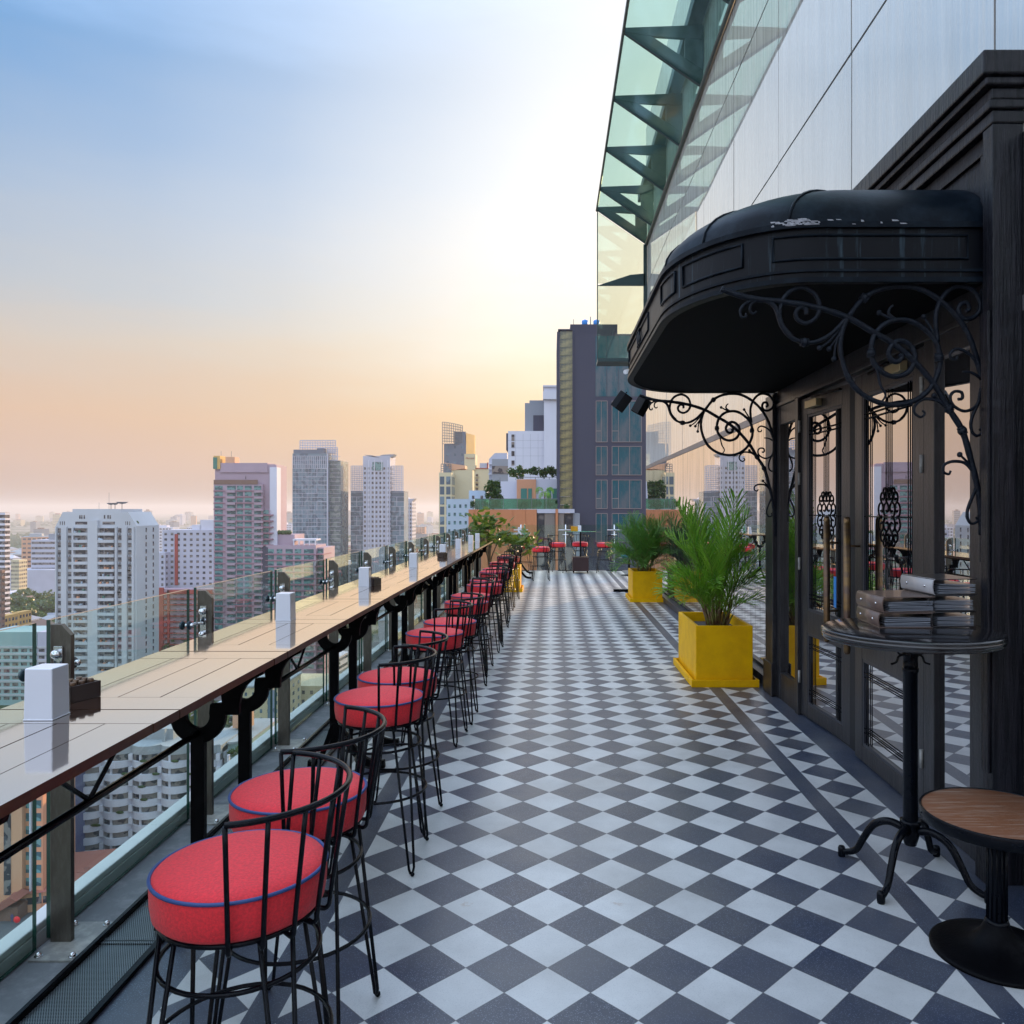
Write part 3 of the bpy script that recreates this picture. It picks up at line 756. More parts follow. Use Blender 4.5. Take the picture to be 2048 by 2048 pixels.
for i in range(16): pl2.append((i * 137.5 + 40, 1, rn.uniform(10, 30), rn.uniform(.8, .95)))
for i in range(14): pl2.append((i * 137.5 + 70, 2, rn.uniform(10, 36), rn.uniform(.8, .95)))
for i in range(16): pl2.append((i * 137.5 + 20, 4, rn.uniform(12, 35), rn.uniform(.6, .85)))
make_palm((1.72, 14.8, .44), 'dense round areca palm in the farther yellow planter', (protos, pl2), 31, 'palm2', 22)

def leafy(name, loc, label, catg, h, crown, nb, nleaf, lsize, seed, mat='leaf', group=None, parts=True, flat=1.0, trunk_r=.02):
    rnd = random.Random(seed); t = empty(name, loc)
    tk = MB(); lf = MB()
    for b in range(nb):
        a = rnd.uniform(0, 2 * PI); rr = crown * rnd.uniform(.35, 1)
        hh = h * rnd.uniform(.72, 1.0)
        end = Vector((rr * math.cos(a), rr * math.sin(a), hh))
        pts = cat([Vector((0, 0, 0)), Vector((end.x * .15, end.y * .15, hh * .35)), Vector((end.x * .55, end.y * .55, hh * .7)), end], 3)
        tk.tube(pts, [trunk_r * (1 - .7 * i / (len(pts) - 1)) for i in range(len(pts))], 5)
        for q in range(nleaf):
            c = end + Vector((rnd.gauss(0, 1), rnd.gauss(0, 1), rnd.gauss(0, 1) * flat)) * crown * .22
            d = Vector((rnd.gauss(0, 1), rnd.gauss(0, 1), rnd.uniform(-.2, .9))).normalized()
            s_ = d.orthogonal().normalized(); s_ = (s_ * math.cos(rnd.uniform(0, 6)) + d.cross(s_) * math.sin(rnd.uniform(0, 6))).normalized()
            L = lsize * rnd.uniform(.6, 1.2); W = L * .2
            nn = d.cross(s_) * W * .35
            lf.add([c, c + d * L * .5 - s_ * W, c + d * L * .5 + nn, c + d * L * .5 + s_ * W, c + d * L], [(0, 1, 2), (0, 2, 3), (1, 4, 2), (2, 4, 3)], 0, True)
    tk.build('trunk', 'bark', t); lf.build('crown', mat, t)
    tag(t, label, catg, group)
    return t
leafy('frangipani_shrub', (-1.30, 16.55, .42), 'left leafy shrub rising behind the end of the bar tables', 'shrub', 1.0, .50, 11, 20, .22, 3, group='leafy shrubs at the end of the counter')
leafy('frangipani_shrub', (-.78, 16.5, .42), 'right, lower leafy shrub behind the last bar stools', 'shrub', .62, .38, 9, 18, .2, 4, group='leafy shrubs at the end of the counter')

# ================================================================ GLASS FACADE
fac = empty('glass_facade', (2.13, 0, 0))
yj = [3.81 + 1.82 * i for i in range(-4, 8)] + [17.92]
zj = [.12, 2.62, 4.94, 6.71, 8.5, 10.3]
rnd = random.Random(2)
gp = 0
for i in range(len(yj) - 1):
    for j in range(len(zj) - 1):
        y0, y1, z0, z1 = yj[i] + .008, yj[i + 1] - .008, zj[j] + (.05 if j == 1 else .010), zj[j + 1] - (.03 if j == 0 else .010)
        e = [rnd.uniform(-.0022, .0022) for _ in range(4)]
        k = MB()
        k.add([(e[0], y0, z0), (e[1], y1, z0), (e[2], y1, z1), (e[3], y0, z1), (.03, y0, z0), (.03, y1, z0), (.03, y1, z1), (.03, y0, z1)],
              [(0, 3, 2, 1), (0, 1, 5, 4), (1, 2, 6, 5), (2, 3, 7, 6), (3, 0, 4, 7)])
        k.build('mirror_panel', 'facade_low' if j < 1 else 'facade', fac)
k = MB(); k.box(.012, .06, yj[0], 17.92, 0.05, 10.3); k.build('backing_frame', 'mullion', fac)
k = MB(); k.box(-.006, .010, yj[0], 17.92, 2.595, 2.665); k.build('transom_band', 'band', fac)
k = MB(); k.box(-.10, .008, 7.45, 17.92, .0, .10); k.box(-.03, .0075, yj[0], 3.4, .0, .10); k.build('base_kerb', 'mullion', fac)
tag(fac, 'tall mirror glass wall reflecting the sunset sky and towers', 'glass facade')

ov = empty('glass_overhang', (1.01, 0, 8.37))
def ovp(X, Y, Z): return (X - 1.01, Y, Z - 8.37)
for i in range(len(yj) - 1):
    y0, y1 = yj[i] + .02, min(yj[i + 1], 17.7) - .02
    k = MB()
    a = [ovp(1.01, y0, 8.37), ovp(2.12, y0, 7.6), ovp(2.12, y1, 7.6), ovp(1.01, y1, 8.37)]
    k.add(a + [(p[0], p[1], p[2] + .02) for p in a], [(0, 1, 2, 3), (7, 6, 5, 4), (0, 4, 5, 1), (1, 5, 6, 2), (2, 6, 7, 3), (3, 7, 4, 0)])
    k.build('soffit_pane', 'soffitglass', ov)
for y in yj:
    k = MB()
    y = min(y, 17.66)
    # triangular fin: sloping bottom bar, level top bar and an upright at the wall
    for poly in ([(1.0, 8.36), (2.12, 7.585), (2.12, 7.82), (1.40, 8.30)], [(1.0, 8.365), (1.40, 8.305), (2.12, 8.26), (2.12, 8.46), (1.0, 8.42)], [(1.86, 8.00), (2.12, 7.823), (2.12, 8.255), (1.86, 8.27)]):
        vs = [ovp(x, y - .025, z) for x, z in poly]
        n = len(vs); k.add(vs + [(p[0], p[1] + .05, p[2]) for p in vs], [tuple(range(n)), tuple(range(2 * n - 1, n - 1, -1))] + [(i, i + n, (i + 1) % n + n, (i + 1) % n) for i in range(n)])
    k.build('cross_fin', 'beam', ov)
k = MB()
k.tube([ovp(1.0, yj[0], 8.36), ovp(1.0, 17.7, 8.36)], .022, 6); k.tube([ovp(2.10, yj[0], 7.60), ovp(2.10, 17.7, 7.60)], .035, 6)
k.build('edge_rails', 'beam', ov)
k = MB(); k.box(.90, 1.10, yj[0], 17.6, .14, .30); k.build('inner_beam', 'beam', ov)
def endpane(z0, z1t0, z1t1, x0, x1):
    k = MB(); vs = [(x0, 17.70, z0), (x1, 17.70, z0), (x1, 17.70, z1t1), (x0, 17.70, z1t0)]
    vs = [ovp(*p) for p in vs]
    k.add(vs + [(p[0], p[1] + .02, p[2]) for p in vs], [(0, 1, 2, 3), (7, 6, 5, 4), (0, 4, 5, 1), (1, 5, 6, 2), (2, 6, 7, 3), (3, 7, 4, 0)])
    k.build('end_pane', 'endglass', ov)
endpane(5.0, 6.70, 6.70, 1.02, 2.06); endpane(6.74, 8.34, 7.62, 1.02, 2.06)
k = MB()
k.box(0, .02, 17.68, 17.74, 4.97 - 8.37, -.0); k.box(1.04, 1.115, 17.66, 17.74, 4.97 - 8.37, 7.6 - 8.37)
vs = [ovp(1.02, 17.66, 6.68), ovp(2.08, 17.66, 6.68), ovp(2.08, 17.66, 6.95), ovp(1.75, 17.66, 6.92)]
k.add(vs + [(p[0], p[1] + .04, p[2]) for p in vs], [(0, 1, 2, 3), (7, 6, 5, 4), (0, 4, 5, 1), (1, 5, 6, 2), (2, 6, 7, 3), (3, 7, 4, 0)])
k.box(-.01, 1.11, 17.2, 17.76, 4.90 - 8.37, 4.975 - 8.37)
k.build('end_frame', 'beam', ov)
tag(ov, 'green tinted glass overhang projecting from the top of the mirror wall', 'glass overhang')

# ================================================================ SHOPFRONT
SX = 2.06
sf = empty('shopfront', (SX, 5.5, 0))
def sb(name, boxes, mat, par=sf, bev=.004, off=(SX, 5.5, 0)):
    if name in ('mullion', 'base_board') and len(boxes) > 1:
        for q in boxes: sb(name, [q], mat, par, bev, off)
        return
    k = MB()
    for (x0, x1, y0, y1, z0, z1) in boxes: k.box(x0 - off[0], x1 - off[0], y0 - off[1], y1 - off[1], z0 - off[2], z1 - off[2])
    return k.build(name, mat, par, bevel=bev)
sb('pilaster', [(2.00, 2.125, 7.18, 7.42, 0, 2.74), (1.985, 2.0, 7.16, 7.44, 0, .30)], 'paint')
sb('pilaster', [(1.99, 2.125, 3.575, 3.66, 0, 3.44), (1.965, 1.99, 3.555, 3.68, 0, .34), (1.975, 1.99, 3.59, 3.65, .5, 2.6)], 'oldwood')
sb('lintel', [(2.045, 2.12, 3.66, 7.18, 2.63, 2.78), (2.03, 2.045, 3.66, 7.18, 2.615, 2.65)], 'paint')
sb('upper_panel', [(2.04, 2.12, 3.66, 7.55, 2.78, 3.44)], 'oldwood', bev=0)
sb('panel_moulding', [(2.022, 2.04, 3.66, 7.55, 3.36, 3.44), (2.022, 2.04, 3.66, 3.74, 2.8, 3.36), (2.022, 2.04, 3.66, 7.5, 2.785, 2.83)], 'oldwood')
sb('cornice', [(1.985, 2.60, 3.57, 7.62, 3.44, 3.50), (1.968, 2.61, 3.56, 7.64, 3.503, 3.545), (1.98, 2.60, 3.57, 7.62, 3.548, 3.60), (1.945, 2.62, 3.548, 7.66, 3.603, 3.64), (1.925, 2.63, 3.53, 7.68, 3.643, 3.75)], 'oldwood', bev=.008)
sb('end_wall', [(2.166, 2.60, 3.585, 3.65, 0, 3.44), (2.127, 2.165, 3.60, 3.64, 0, 3.44)], 'oldwood')
sb('mullion', [(2.03, 2.11, 6.54, 6.62, 0, 2.63), (2.045, 2.11, 4.24, 4.36, 0, 2.63), (2.04, 2.11, 3.66, 3.87, 0, 2.63), (2.04, 2.11, 7.09, 7.18, 0, 2.63)], 'paint')
sb('base_board', [(2.045, 2.11, 6.62, 7.09, 0, .24), (2.045, 2.11, 3.87, 4.24, 0, .16), (2.045, 2.11, 6.62, 7.09, 2.45, 2.63), (2.045, 2.11, 3.87, 4.24, 2.50, 2.63)], 'paint')
sb('dark_backing', [(2.125, 2.128, 3.5, 7.4, 0, 3.4)], 'dark', bev=0)  # near-black sheet standing in for the dim room behind the doors
def pane(name, y0, y1, z0, z1, x=2.075, par=sf, off=(SX, 5.5, 0), t=.006):
    k = MB(); k.box(x - off[0], x + t - off[0], y0 - off[1], y1 - off[1], z0, z1); return k.build(name, 'doorglass', par)
pane('side_window', 6.62, 7.09, .24, 2.45); pane('side_window', 3.87, 4.24, .16, 2.50)
def spiral(cx, cz, r0, r1, a0, turns, n=26):
    out = []
    for i in range(n + 1):
        t = i / n; r_ = r0 + (r1 - r0) * t; a = a0 + turns * 2 * PI * t
        out.append((cx + r_ * math.cos(a), cz + r_ * math.sin(a)))
    return out
def door_leaf(yh, yf, ang, label_side):
    """yh hinge line, yf free edge"""
    W = abs(yf - yh); s = 1 if yf > yh else -1
    d = empty('door', (2.055 - SX, yh - 5.5, 0)); d.parent = sf
    d.rotation_euler = (0, 0, R(ang))
    def bb(name, L, mat, bev=.004, x0=0, x1=.045):
        k = MB()
        for (a, b, z0, z1) in L:
            ya, yb = sorted((a * s, b * s)); k.box(x0, x1, ya, yb, z0, z1)
        return k.build(name, mat, d, bevel=bev)
    bb('door_frame', [(0, .13, .015, 2.60), (W - .13, W, .015, 2.60), (.13, W - .13, 2.46, 2.60), (.13, W - .13, .70, .88), (.13, W - .13, .015, .12)], 'paint')
    bb('moulding', [(.13, .15, .88, 2.46), (W - .15, W - .13, .88, 2.46), (.15, W - .15, 2.44, 2.46), (.15, W - .15, .88, .90), (.13, .15, .12, .70), (W - .15, W - .13, .12, .70), (.15, W - .15, .68, .70), (.15, W - .15, .12, .14)], 'mullion', .002, .004, .03)
    for (z0, z1) in ((.88, 2.46), (.12, .70)):
        k = MB(); ya, yb = sorted((.14 * s, (W - .14) * s)); k.box(.022, .028, ya, yb, z0, z1); k.build('glass', 'doorglass', d)
    k = MB(); x = .010
    def bar(a, b, z0, z1, r_=.004): k.tube([(x, a * s, z0), (x, b * s, z1)], r_, 5)
    for yy in (.19, .22, W - .19, W - .22): bar(yy, yy, .90, 2.44)
    m_ = W / 2
    for yy in (m_ - .015, m_ + .015): bar(yy, yy, .90, 1.48); bar(yy, yy, 1.82, 2.44)
    for zz in (2.30, 2.33, 1.01, .98): bar(.15, W - .15, zz, zz)
    bar(.15, W - .15, 1.65, 1.65)
    for yy in (.19, .22, W - .19, W - .22): bar(yy, yy, .14, .68)
    for zz in (.21, .24, .58, .61): bar(.15, W - .15, zz, zz)
    k.build('glazing_bars', 'iron', d)
    k = MB()
    for sy in (-1, 1):
        for sz in (-1, 1):
            for (cy, cz, r0, a0) in ((.085, .055, .062, -90), (.060, .135, .045, -80), (.028, .175, .028, -90)):
                pts = [(x - .004, (m_ * s) + sy * p[0], 1.65 + sz * p[1]) for p in spiral(cy * .92, cz * .92, r0 * .92, .012, R(a0), 1.15)]
                k.tube(pts, .0065, 5)
    k.build('scroll_ornament', 'castiron', d)
    yc = (W - (.20 if label_side == 0 else .09)) * s
    k = MB(); k.lathe([(.0001, .72), (.016, .722), (.022, .735), (.022, .79)], (-.085, yc, 0), 18); k.lathe([(.0235, .79), (.0235, 1.60), (.022, 1.601), (.022, 1.625), (.018, 1.645), (.0001, 1.648)], (-.085, yc, 0), 18)
    k.tube([(-.085, yc, .95), (.0, yc, .95)], .008, 8); k.tube([(-.085, yc, 1.45), (.0, yc, 1.45)], .008, 8)
    k.build('pull_handle', 'bronze', d)
    k = MB()
    for zz in (.32, 1.25, 1.95, 2.38): k.tube([(-.012, .0, zz - .05), (-.012, .0, zz + .05)], .011, 8)
    k.build('hinge', 'galv', d)
    k = MB(); ya, yb = sorted((.20 * s, .42 * s)); k.box(-.05, -.002, ya, yb, 2.50, 2.56); k.build('door_closer', 'brass', d, bevel=.004)
    k = MB(); k.cbox((-.035, (.42 + .14) * s, 2.575), (.02, .42, .014), R(-6 * s)); k.build('closer_arm', 'iron', d)
    return d
door_leaf(6.54, 5.64, 4.5, 0)
door_leaf(4.38, 5.43, -1.2, 1)
k = MB(); k.box(-.050, -.047, .0, .045, 1.00, 1.22); st = k.build('push_sticker', 'blue', sf, loc=(0, .075 + .03, .0))
tag(sf, 'dark painted timber shopfront with glazed double doors and heavy cornice', 'shopfront')

# ================================================================ CANOPY
Yn, Yf_, X0, XW = 3.69, 7.21, .63, 2.035
def plan(ins, n=14):
    """outline (x, y) inset by ins; near wall -> around the front -> far wall"""
    ax, ay = .62 - ins * .25, .85 - ins * .3
    x0, ya, yb = X0 + ins, Yn + ins, Yf_ - ins
    pts = [(XW, ya), ((XW + x0 + ax) / 2, ya)]
    for i in range(n + 1):
        a = PI / 2 * i / n; pts.append((x0 + ax - ax * math.sin(a), ya + ay - ay * math.cos(a)))
    for q in (1/3, 2/3): pts.append((x0, ya + ay + (yb - ay - ya - ay) * q))
    for i in range(n + 1):
        a = PI / 2 * i / n; pts.append((x0 + ax - ax * math.cos(a), yb - ay + ay * math.sin(a)))
    pts += [((XW + x0 + ax) / 2, yb), (XW, yb)]
    return pts
cy = empty('entrance_canopy', (XW, 5.45, 2.75))
def loft(k, rings, mi=0, sm=True, flip=False):
    n = len(rings[0]); vs = [(p[0] - XW, p[1] - 5.45, p[2] - 2.75) for r_ in rings for p in r_]; fs = []
    for i in range(len(rings) - 1):
        for j in range(n - 1):
            q = (i * n + j, i * n + j + 1, (i + 1) * n + j + 1, (i + 1) * n + j); fs.append(q[::-1] if flip else q)
    k.add(vs, fs, mi, sm)
def ring(ins, z): return [(x, y, z) for (x, y) in plan(ins)]
k = MB(); loft(k, [ring(.03, 2.755), ring(0, 2.755)], sm=False); loft(k, [ring(0, 2.755), ring(0, 3.035)], sm=True); loft(k, [ring(0, 3.035), ring(.03, 3.035)], sm=False)
k.build('fascia', 'canopy', cy)
k = MB()
for z, o_, h in ((2.765, .016, .022), (2.81, .010, .012), (3.02, .020, .026)):
    loft(k, [ring(0, z - h/2), ring(-o_, z - h/2)], sm=False); loft(k, [ring(-o_, z - h/2), ring(-o_, z + h/2)]); loft(k, [ring(-o_, z + h/2), ring(0, z + h/2)], sm=False)
k.build('fascia_beads', 'canopytop', cy)
# raised rectangular mouldings running round the fascia
P = plan(-.004, 14)
def alongline(pts, i0, i1, z0, z1):
    out = [(x, y, z0) for (x, y) in pts[i0:i1 + 1]] + [(x, y, z1) for (x, y) in pts[i0:i1 + 1][::-1]]
    return [(p[0] - XW, p[1] - 5.45, p[2] - 2.75) for p in out]
Pp = [(XW - .10, Yn - .004)] + P[1:-1] + [(XW - .10, Yf_ + .004)]
N_ = len(Pp)
for (i0, i1) in ((0, 5), (7, 12), (13, 16), (17, 19), (20, 26), (28, N_ - 1)):
    i1 = min(i1, N_ - 1)
    if i1 <= i0: continue
    k = MB(); k.tube(alongline(Pp, i0, i1, 2.865, 2.975), .0075, 5, closed=True); k.build('fascia_moulding', 'canopytop', cy)
k = MB()
rg = []
Rr, hh = 1.0, .38
for i in range(13):
    t = i / 12; ins = .95 * t ** 1.6 if True else 0
    z = 3.035 + hh * math.sqrt(max(0, 1 - (1 - ins / Rr) ** 2))
    rg.append(ring(ins * .999, z))
def ring2(ins, z):
    pts = plan(min(ins, .56))
    if ins > .56:
        e = ins - .56; c = 5.45
        pts = [(min(XW, x + e * .9) if x < XW else x, y + (e if y < c else -e) * min(1, abs(y - c) / max(e, 1e-6))) for (x, y) in pts]
    return [(x, y, z) for x, y in pts]
rg = []
for i in range(15):
    t = i / 14; ins = 1.15 * t ** 1.7
    z = 3.035 + hh * math.sqrt(max(0, 1 - (1 - min(1, ins / Rr)) ** 2))
    rg.append(ring2(ins, z))
loft(k, rg); 
k.build('domed_roof', 'canopytop', cy)
k = MB()
for j in (4, 10, 15, 17, 19, 25, 30):
    pts = [(rg[i][j][0] - XW, rg[i][j][1] - 5.45, rg[i][j][2] - 2.75 + .004) for i in range(12)]
    k.tube(pts, .007, 5)
k.build('roof_seams', 'canopytop', cy)
k = MB(); pb = plan(.02); k.prism([(x - XW, y - 5.45) for x, y in pb], 2.762 - 2.75, 2.80 - 2.75, 'Z'); k.build('soffit', 'soffit', cy)
k = MB()
S_ = [(0, .05), (.02, .055), (.03, .04), (.015, .02), (0, .0), (-.02, -.02), (-.025, -.04), (-.01, -.055), (.01, -.05)]
for dy in (-.07, 0, .07):
    k.tube([(X0 - XW - .012, dy + .2 + p[0] * 1.2, .17 + p[1]) for p in cat([(a, b, 0) for a, b in S_], 3)], .007, 5)
k.build('scroll_emblem', 'canopytop', cy)
k = MB(); rq = random.Random(8); rc = ring(-.0205, 3.03)
for q in range(60):
    j = rq.choice([1, 2, 2, 3, 3, 4]); f_ = rq.random(); a_, b_ = Vector(rc[j]), Vector(rc[j + 1]); p = a_.lerp(b_, f_); d_ = (b_ - a_).normalized(); n_ = Vector((d_.y, -d_.x, 0)) * -.0012
    if n_.y > 0: n_ = -n_
    w_, h_ = rq.uniform(.004, .022), rq.uniform(.003, .010); z_ = rq.uniform(-.014, .010)
    c_ = p + n_ - Vector((XW, 5.45, 2.75)) + Vector((0, 0, z_))
    k.add([c_ - d_ * w_, c_ + d_ * w_ * .8, c_ + d_ * w_ + Vector((0, 0, h_)), c_ - d_ * w_ * .6 + Vector((0, 0, h_ * .8))], [(0, 1, 2, 3)])
k.build('chipped_paint', 'chip', cy)
tag(cy, 'black curved metal entrance canopy with domed roof over the doors', 'canopy')

# wrought iron brackets (drawn flat, x along the arm, z up)
CURV = [
 ([(1858,1560),(1845,1350),(1820,1220),(1790,1100),(1745,950),(1665,820),(1580,680),(1460,540),(1340,440),(1220,370),(1080,290),(900,230),(700,195),(540,180),(430,155),(330,120)], 1.15),
 ([(540,180),(600,190),(650,230),(685,330),(740,400),(820,432),(900,425),(980,380),(1050,310),(1075,285)], .9),
 ([(745,398),(690,330),(675,250),(700,170),(750,125),(820,113),(885,155),(908,230),(885,290),(830,320),(780,300),(768,260),(795,228),(828,238),(830,268)], .85),
 ([(1070,290),(1040,370),(1030,480),(1060,600),(1120,700),(1220,770),(1340,798),(1450,780),(1550,710),(1605,600),(1612,520),(1590,430),(1530,360),(1450,310),(1370,300),(1290,325),(1230,390),(1210,480),(1230,560),(1290,615),(1360,632),(1430,605),(1465,540),(1455,470),(1400,425),(1345,435),(1312,490),(1330,535),(1365,545),(1390,520),(1375,500)], 1.0),
 ([(1075,285),(1160,180),(1260,122),(1380,103),(1500,120),(1620,190),(1720,290),(1790,410),(1840,560),(1857,640)], 1.0),
 ([(1600,430),(1588,290),(1615,190),(1670,122),(1735,103),(1805,125),(1848,190),(1845,250),(1800,290),(1750,290),(1722,250),(1735,208),(1772,203),(1785,235),(1765,252)], .9),
 ([(1855,650),(1820,540),(1770,490),(1710,470),(1675,495),(1680,530),(1710,530),(1715,510)], .6),
 ([(1850,640),(1800,610),(1745,603)], .55),
 ([(1855,700),(1830,800),(1760,835),(1690,800),(1675,750),(1700,720),(1740,725),(1745,760),(1720,765)], .6),
 ([(1665,820),(1600,775),(1520,765),(1470,800),(1465,845),(1500,870),(1525,850),(1510,830)], .6),
 ([(1850,760),(1800,880),(1800,950),(1830,980),(1860,960),(1845,940)], .6),
 ([(1810,1190),(1760,1140),(1690,1130),(1640,1150),(1635,1190),(1665,1205),(1677,1185)], .6),
 ([(1805,1185),(1780,1140),(1730,1090)], .55), ([(1665,820),(1620,780),(1578,745)], .55), ([(1603,430),(1560,350),(1518,282)], .6),
 ([(1825,1290),(1780,1400),(1775,1460),(1800,1495),(1835,1480),(1825,1455)], .6),
 ([(1380,300),(1320,290),(1258,258)], .6), ([(1360,302),(1315,268),(1318,235),(1338,216)], .6),
 ([(1060,305),(1030,350),(960,430),(908,465)], .55), ([(1055,310),(1020,390),(965,470)], .5), ([(1050,320),(1005,440),(993,530)], .55),
 ([(600,190),(540,183),(480,200),(445,240),(450,280),(475,283),(476,262)], .6), ([(600,188),(555,186),(510,205),(500,245),(520,265),(538,250)], .55),
 ([(1245,590),(1265,680),(1295,740),(1270,785)], .5)]
BALLS = [(1730,1090),(1578,745),(1518,282),(1258,258),(908,465),(965,470),(993,530)]
COLL = [(1170,172,35),(820,432,0),(1210,495,90),(1607,520,90),(1745,950,60),(1665,820,55)]
def bp(px, py): return ((.530 + .0008006 * px) - 2.035, 0, 2.828 - .0008006 * py)
sbk = empty('scroll_bracket', (2.035, 7.19, 0))
k = MB(); x_, _, z0_ = bp(1872, 1720); k.box(x_ - .014, x_ + .014, -.014, .014, z0_, 2.75); k.build('wall_bar', 'scroll', sbk, bevel=.002)
rr_ = random.Random(9)
k = MB()
for pts, wt in CURV:
    c_ = cat([bp(*p) for p in pts], 6)
    rads = [.0125 * wt * (1 + rr_.uniform(-.07, .07)) for _ in c_]
    if len(pts) < 9: rads = [r_ * (1.15 - .45 * i / len(rads)) for i, r_ in enumerate(rads)]
    k.tube(c_, rads, 7)
k.build('scrollwork', 'scroll', sbk)
k = MB()
for b_ in BALLS: k.sphere(bp(*b_), .0135, 8)
k.build('finials', 'scroll', sbk)
for (a, b, an) in COLL:
    k = MB(); c_ = bp(a, b); k.sphere(c_, .023, 8); 
    d_ = Vector((math.cos(R(an)), 0, -math.sin(R(an))))
    for q in (-.016, .016):
        k.tube([Vector(c_) + d_ * (q - .003), Vector(c_) + d_ * (q + .003)], .019, 8)
    k.build('collar', 'scroll', sbk)
tag(sbk, 'wrought iron scroll bracket under the far end of the canopy', 'bracket', 'wrought iron canopy brackets')
o = copy_tree(sbk); o.location = (2.035, 3.72, 0); tag(o, 'large wrought iron scroll bracket under the near end of the canopy', 'bracket', 'wrought iron canopy brackets')

# speakers and camera
def speaker(loc, rz, tl, lb):
    t = empty('loudspeaker', loc, rz); t.scale = (.62, .62, .62); t.rotation_euler = (R(tl), R(28), rz)
    k = MB(); k.prism([(-.07, -.085), (.07, -.085), (.095, .075), (-.095, .075)], -.13, .13, 'Z'); k.build('cabinet', 'castiron', t, bevel=.01)
    k = MB(); k.prism([(-.062, -.088), (.062, -.088), (.062, -.086), (-.062, -.086)], -.12, .12, 'Z'); k.build('grille', 'dark', t)
    k = MB(); k.tube([(0, .08, 0), (.02, .13, .06), (.03, .12, .16)], .008, 6); k.build('wall_mount', 'iron', t)
    tag(t, lb, 'loudspeaker', 'small black loudspeakers under the canopy')
speaker((.63, 7.1, 2.66), R(30), 25, 'left small black loudspeaker hanging at the far corner of the canopy')
speaker((.82, 7.3, 2.65), R(-35), -10, 'right small black loudspeaker beside the amber lit panel')
t = empty('security_camera', (1.72, 17.4, 4.9))
k = MB(); k.tube([(0, 0, 0), (0, 0, -.12)], .03, 8); k.build('ceiling_mount', 'white', t)
k = MB(); k.tube([(-.02, .05, -.16), (-.12, -.16, -.22)], .05, 10); k.build('camera_body', 'white', t)
tag(t, 'small white security camera under the end of the glass overhang', 'security camera')

# ================================================================ BISTRO TABLE, MENUS, LOW TABLE
t = empty('bistro_table', (1.652, 3.65, 0))
k = MB(); k.lathe([(.0001, 1.150), (.375, 1.150), (.388, 1.146), (.392, 1.138), (.386, 1.133), (.392, 1.127), (.392, 1.119), (.384, 1.114), (.388, 1.108), (.384, 1.100), (.36, 1.096), (.0001, 1.096)], seg=64); k.build('table_top', 'tabledark', t)
k = MB(); k.lathe([(.0325, .26), (.0325, .95), (.036, .952), (.036, .968), (.0325, .97), (.0325, 1.02), (.035, 1.022), (.035, 1.036), (.0335, 1.04), (.0335, 1.095)], seg=24); k.lathe([(.0001, .15), (.026, .155), (.036, .19), (.040, .205), (.040, .25), (.046, .252), (.046, .268), (.0325, .27)], seg=24); k.build('pole', 'iron', t)
for a in (45, 135, 225, 315):
    k = MB(); d_ = Vector((math.cos(R(a)), math.sin(R(a)), 0))
    pts = cat([d_ * r_ + Vector((0, 0, z)) for r_, z in ((.03, .225), (.10, .235), (.17, .20), (.22, .12), (.255, .055), (.30, .03), (.325, .028))], 4)
    k.tube(pts, [.019 - .005 * i / len(pts) for i in range(len(pts))], 8); k.lathe([(.0001, .0), (.016, .0), (.018, .01), (.018, .04), (.014, .05), (.0001, .052)], tuple(d_ * .328), 10)
    k.build('leg', 'iron', t)
for a in (80, 260, 0, 180):
    k = MB(); d_ = Vector((math.cos(R(a)), math.sin(R(a)), 0))
    k.tube(cat([d_ * r_ + Vector((0, 0, z)) for r_, z in ((.034, 1.03), (.055, 1.035), (.062, 1.06), (.085, 1.078))], 4), .005, 6); k.tube(cat([d_ * r_ + Vector((0, 0, z)) for r_, z in ((.034, 1.03), (.055, 1.02), (.065, .995), (.09, .985))], 4), .005, 6); k.build('scroll_hook', 'iron', t)
tag(t, 'tall black round bistro table holding menu binders beside the doors', 'bistro table')

def binder(loc, rz, w, d, h, mat, lb, open_dir=1):
    t = empty('menu_binder', loc, rz)
    k = MB(); c = .004
    k.box(-w/2, w/2, -d/2, d/2, 0, c); k.build('cover', mat, t, bevel=.0015)
    k = MB(); k.cbox((0, 0, h - c/2), (w, d, c), 0, 0, 0, R(-.6)); k.build('cover', mat, t, bevel=.0015)
    k = MB(); pts = [(-w/2 + .004, 0), (-w/2 - .004, h * .12), (-w/2 - .008, h * .5), (-w/2 - .004, h * .88), (-w/2 + .004, h)]
    pl = pts + [(p[0] + .005, p[1]) for p in pts[::-1]]
    k.prism([(p[0], p[1]) for p in pl], -d/2, d/2, 'Y', sm=True); k.build('spine', 'silver' if 'top of the rear' in lb else mat, t)
    k = MB()
    for y in (-d * .28, d * .28): k.lathe([(.0001, -.012), (.006, -.0105), (.007, -.008)], (-w/2 - .001, y, h/2), 10, axis='X')
    k.build('rivets', 'chrome', t)
    k = MB(); n = 7
    for i in range(n):
        zz = c + .004 + (h * .62) * i / n
        k.cbox((.012, 0, zz), (w - .035, d - .02, .0022), R(random.uniform(-1.5, 1.5)), ry=R(random.uniform(-2, 1)))
    k.build('sleeves', 'paper', t)
    tag(t, lb, 'menu binder', 'leather menu binders on the bistro table')
binder((1.640, 3.80, 1.151), R(-3), .24, .30, .070, 'leather', 'brown leather menu binder at the bottom of the front stack')
binder((1.645, 3.80, 1.223), R(1), .24, .30, .072, 'leather', 'brown leather menu binder with rivets on top of the front stack')
for i, (h, a) in enumerate(((.072, 4), (.074, -2), (.074, 3))):
    binder((1.860 + .004 * i, 3.83, 1.151 + [0, .074, .150][i]), R(a), .21, .30, h, 'leather2', ['black menu binder at the bottom of the rear stack by the wall', 'black menu binder in the middle of the rear stack by the wall', 'menu binder with a silvery spine on top of the rear stack'][i])

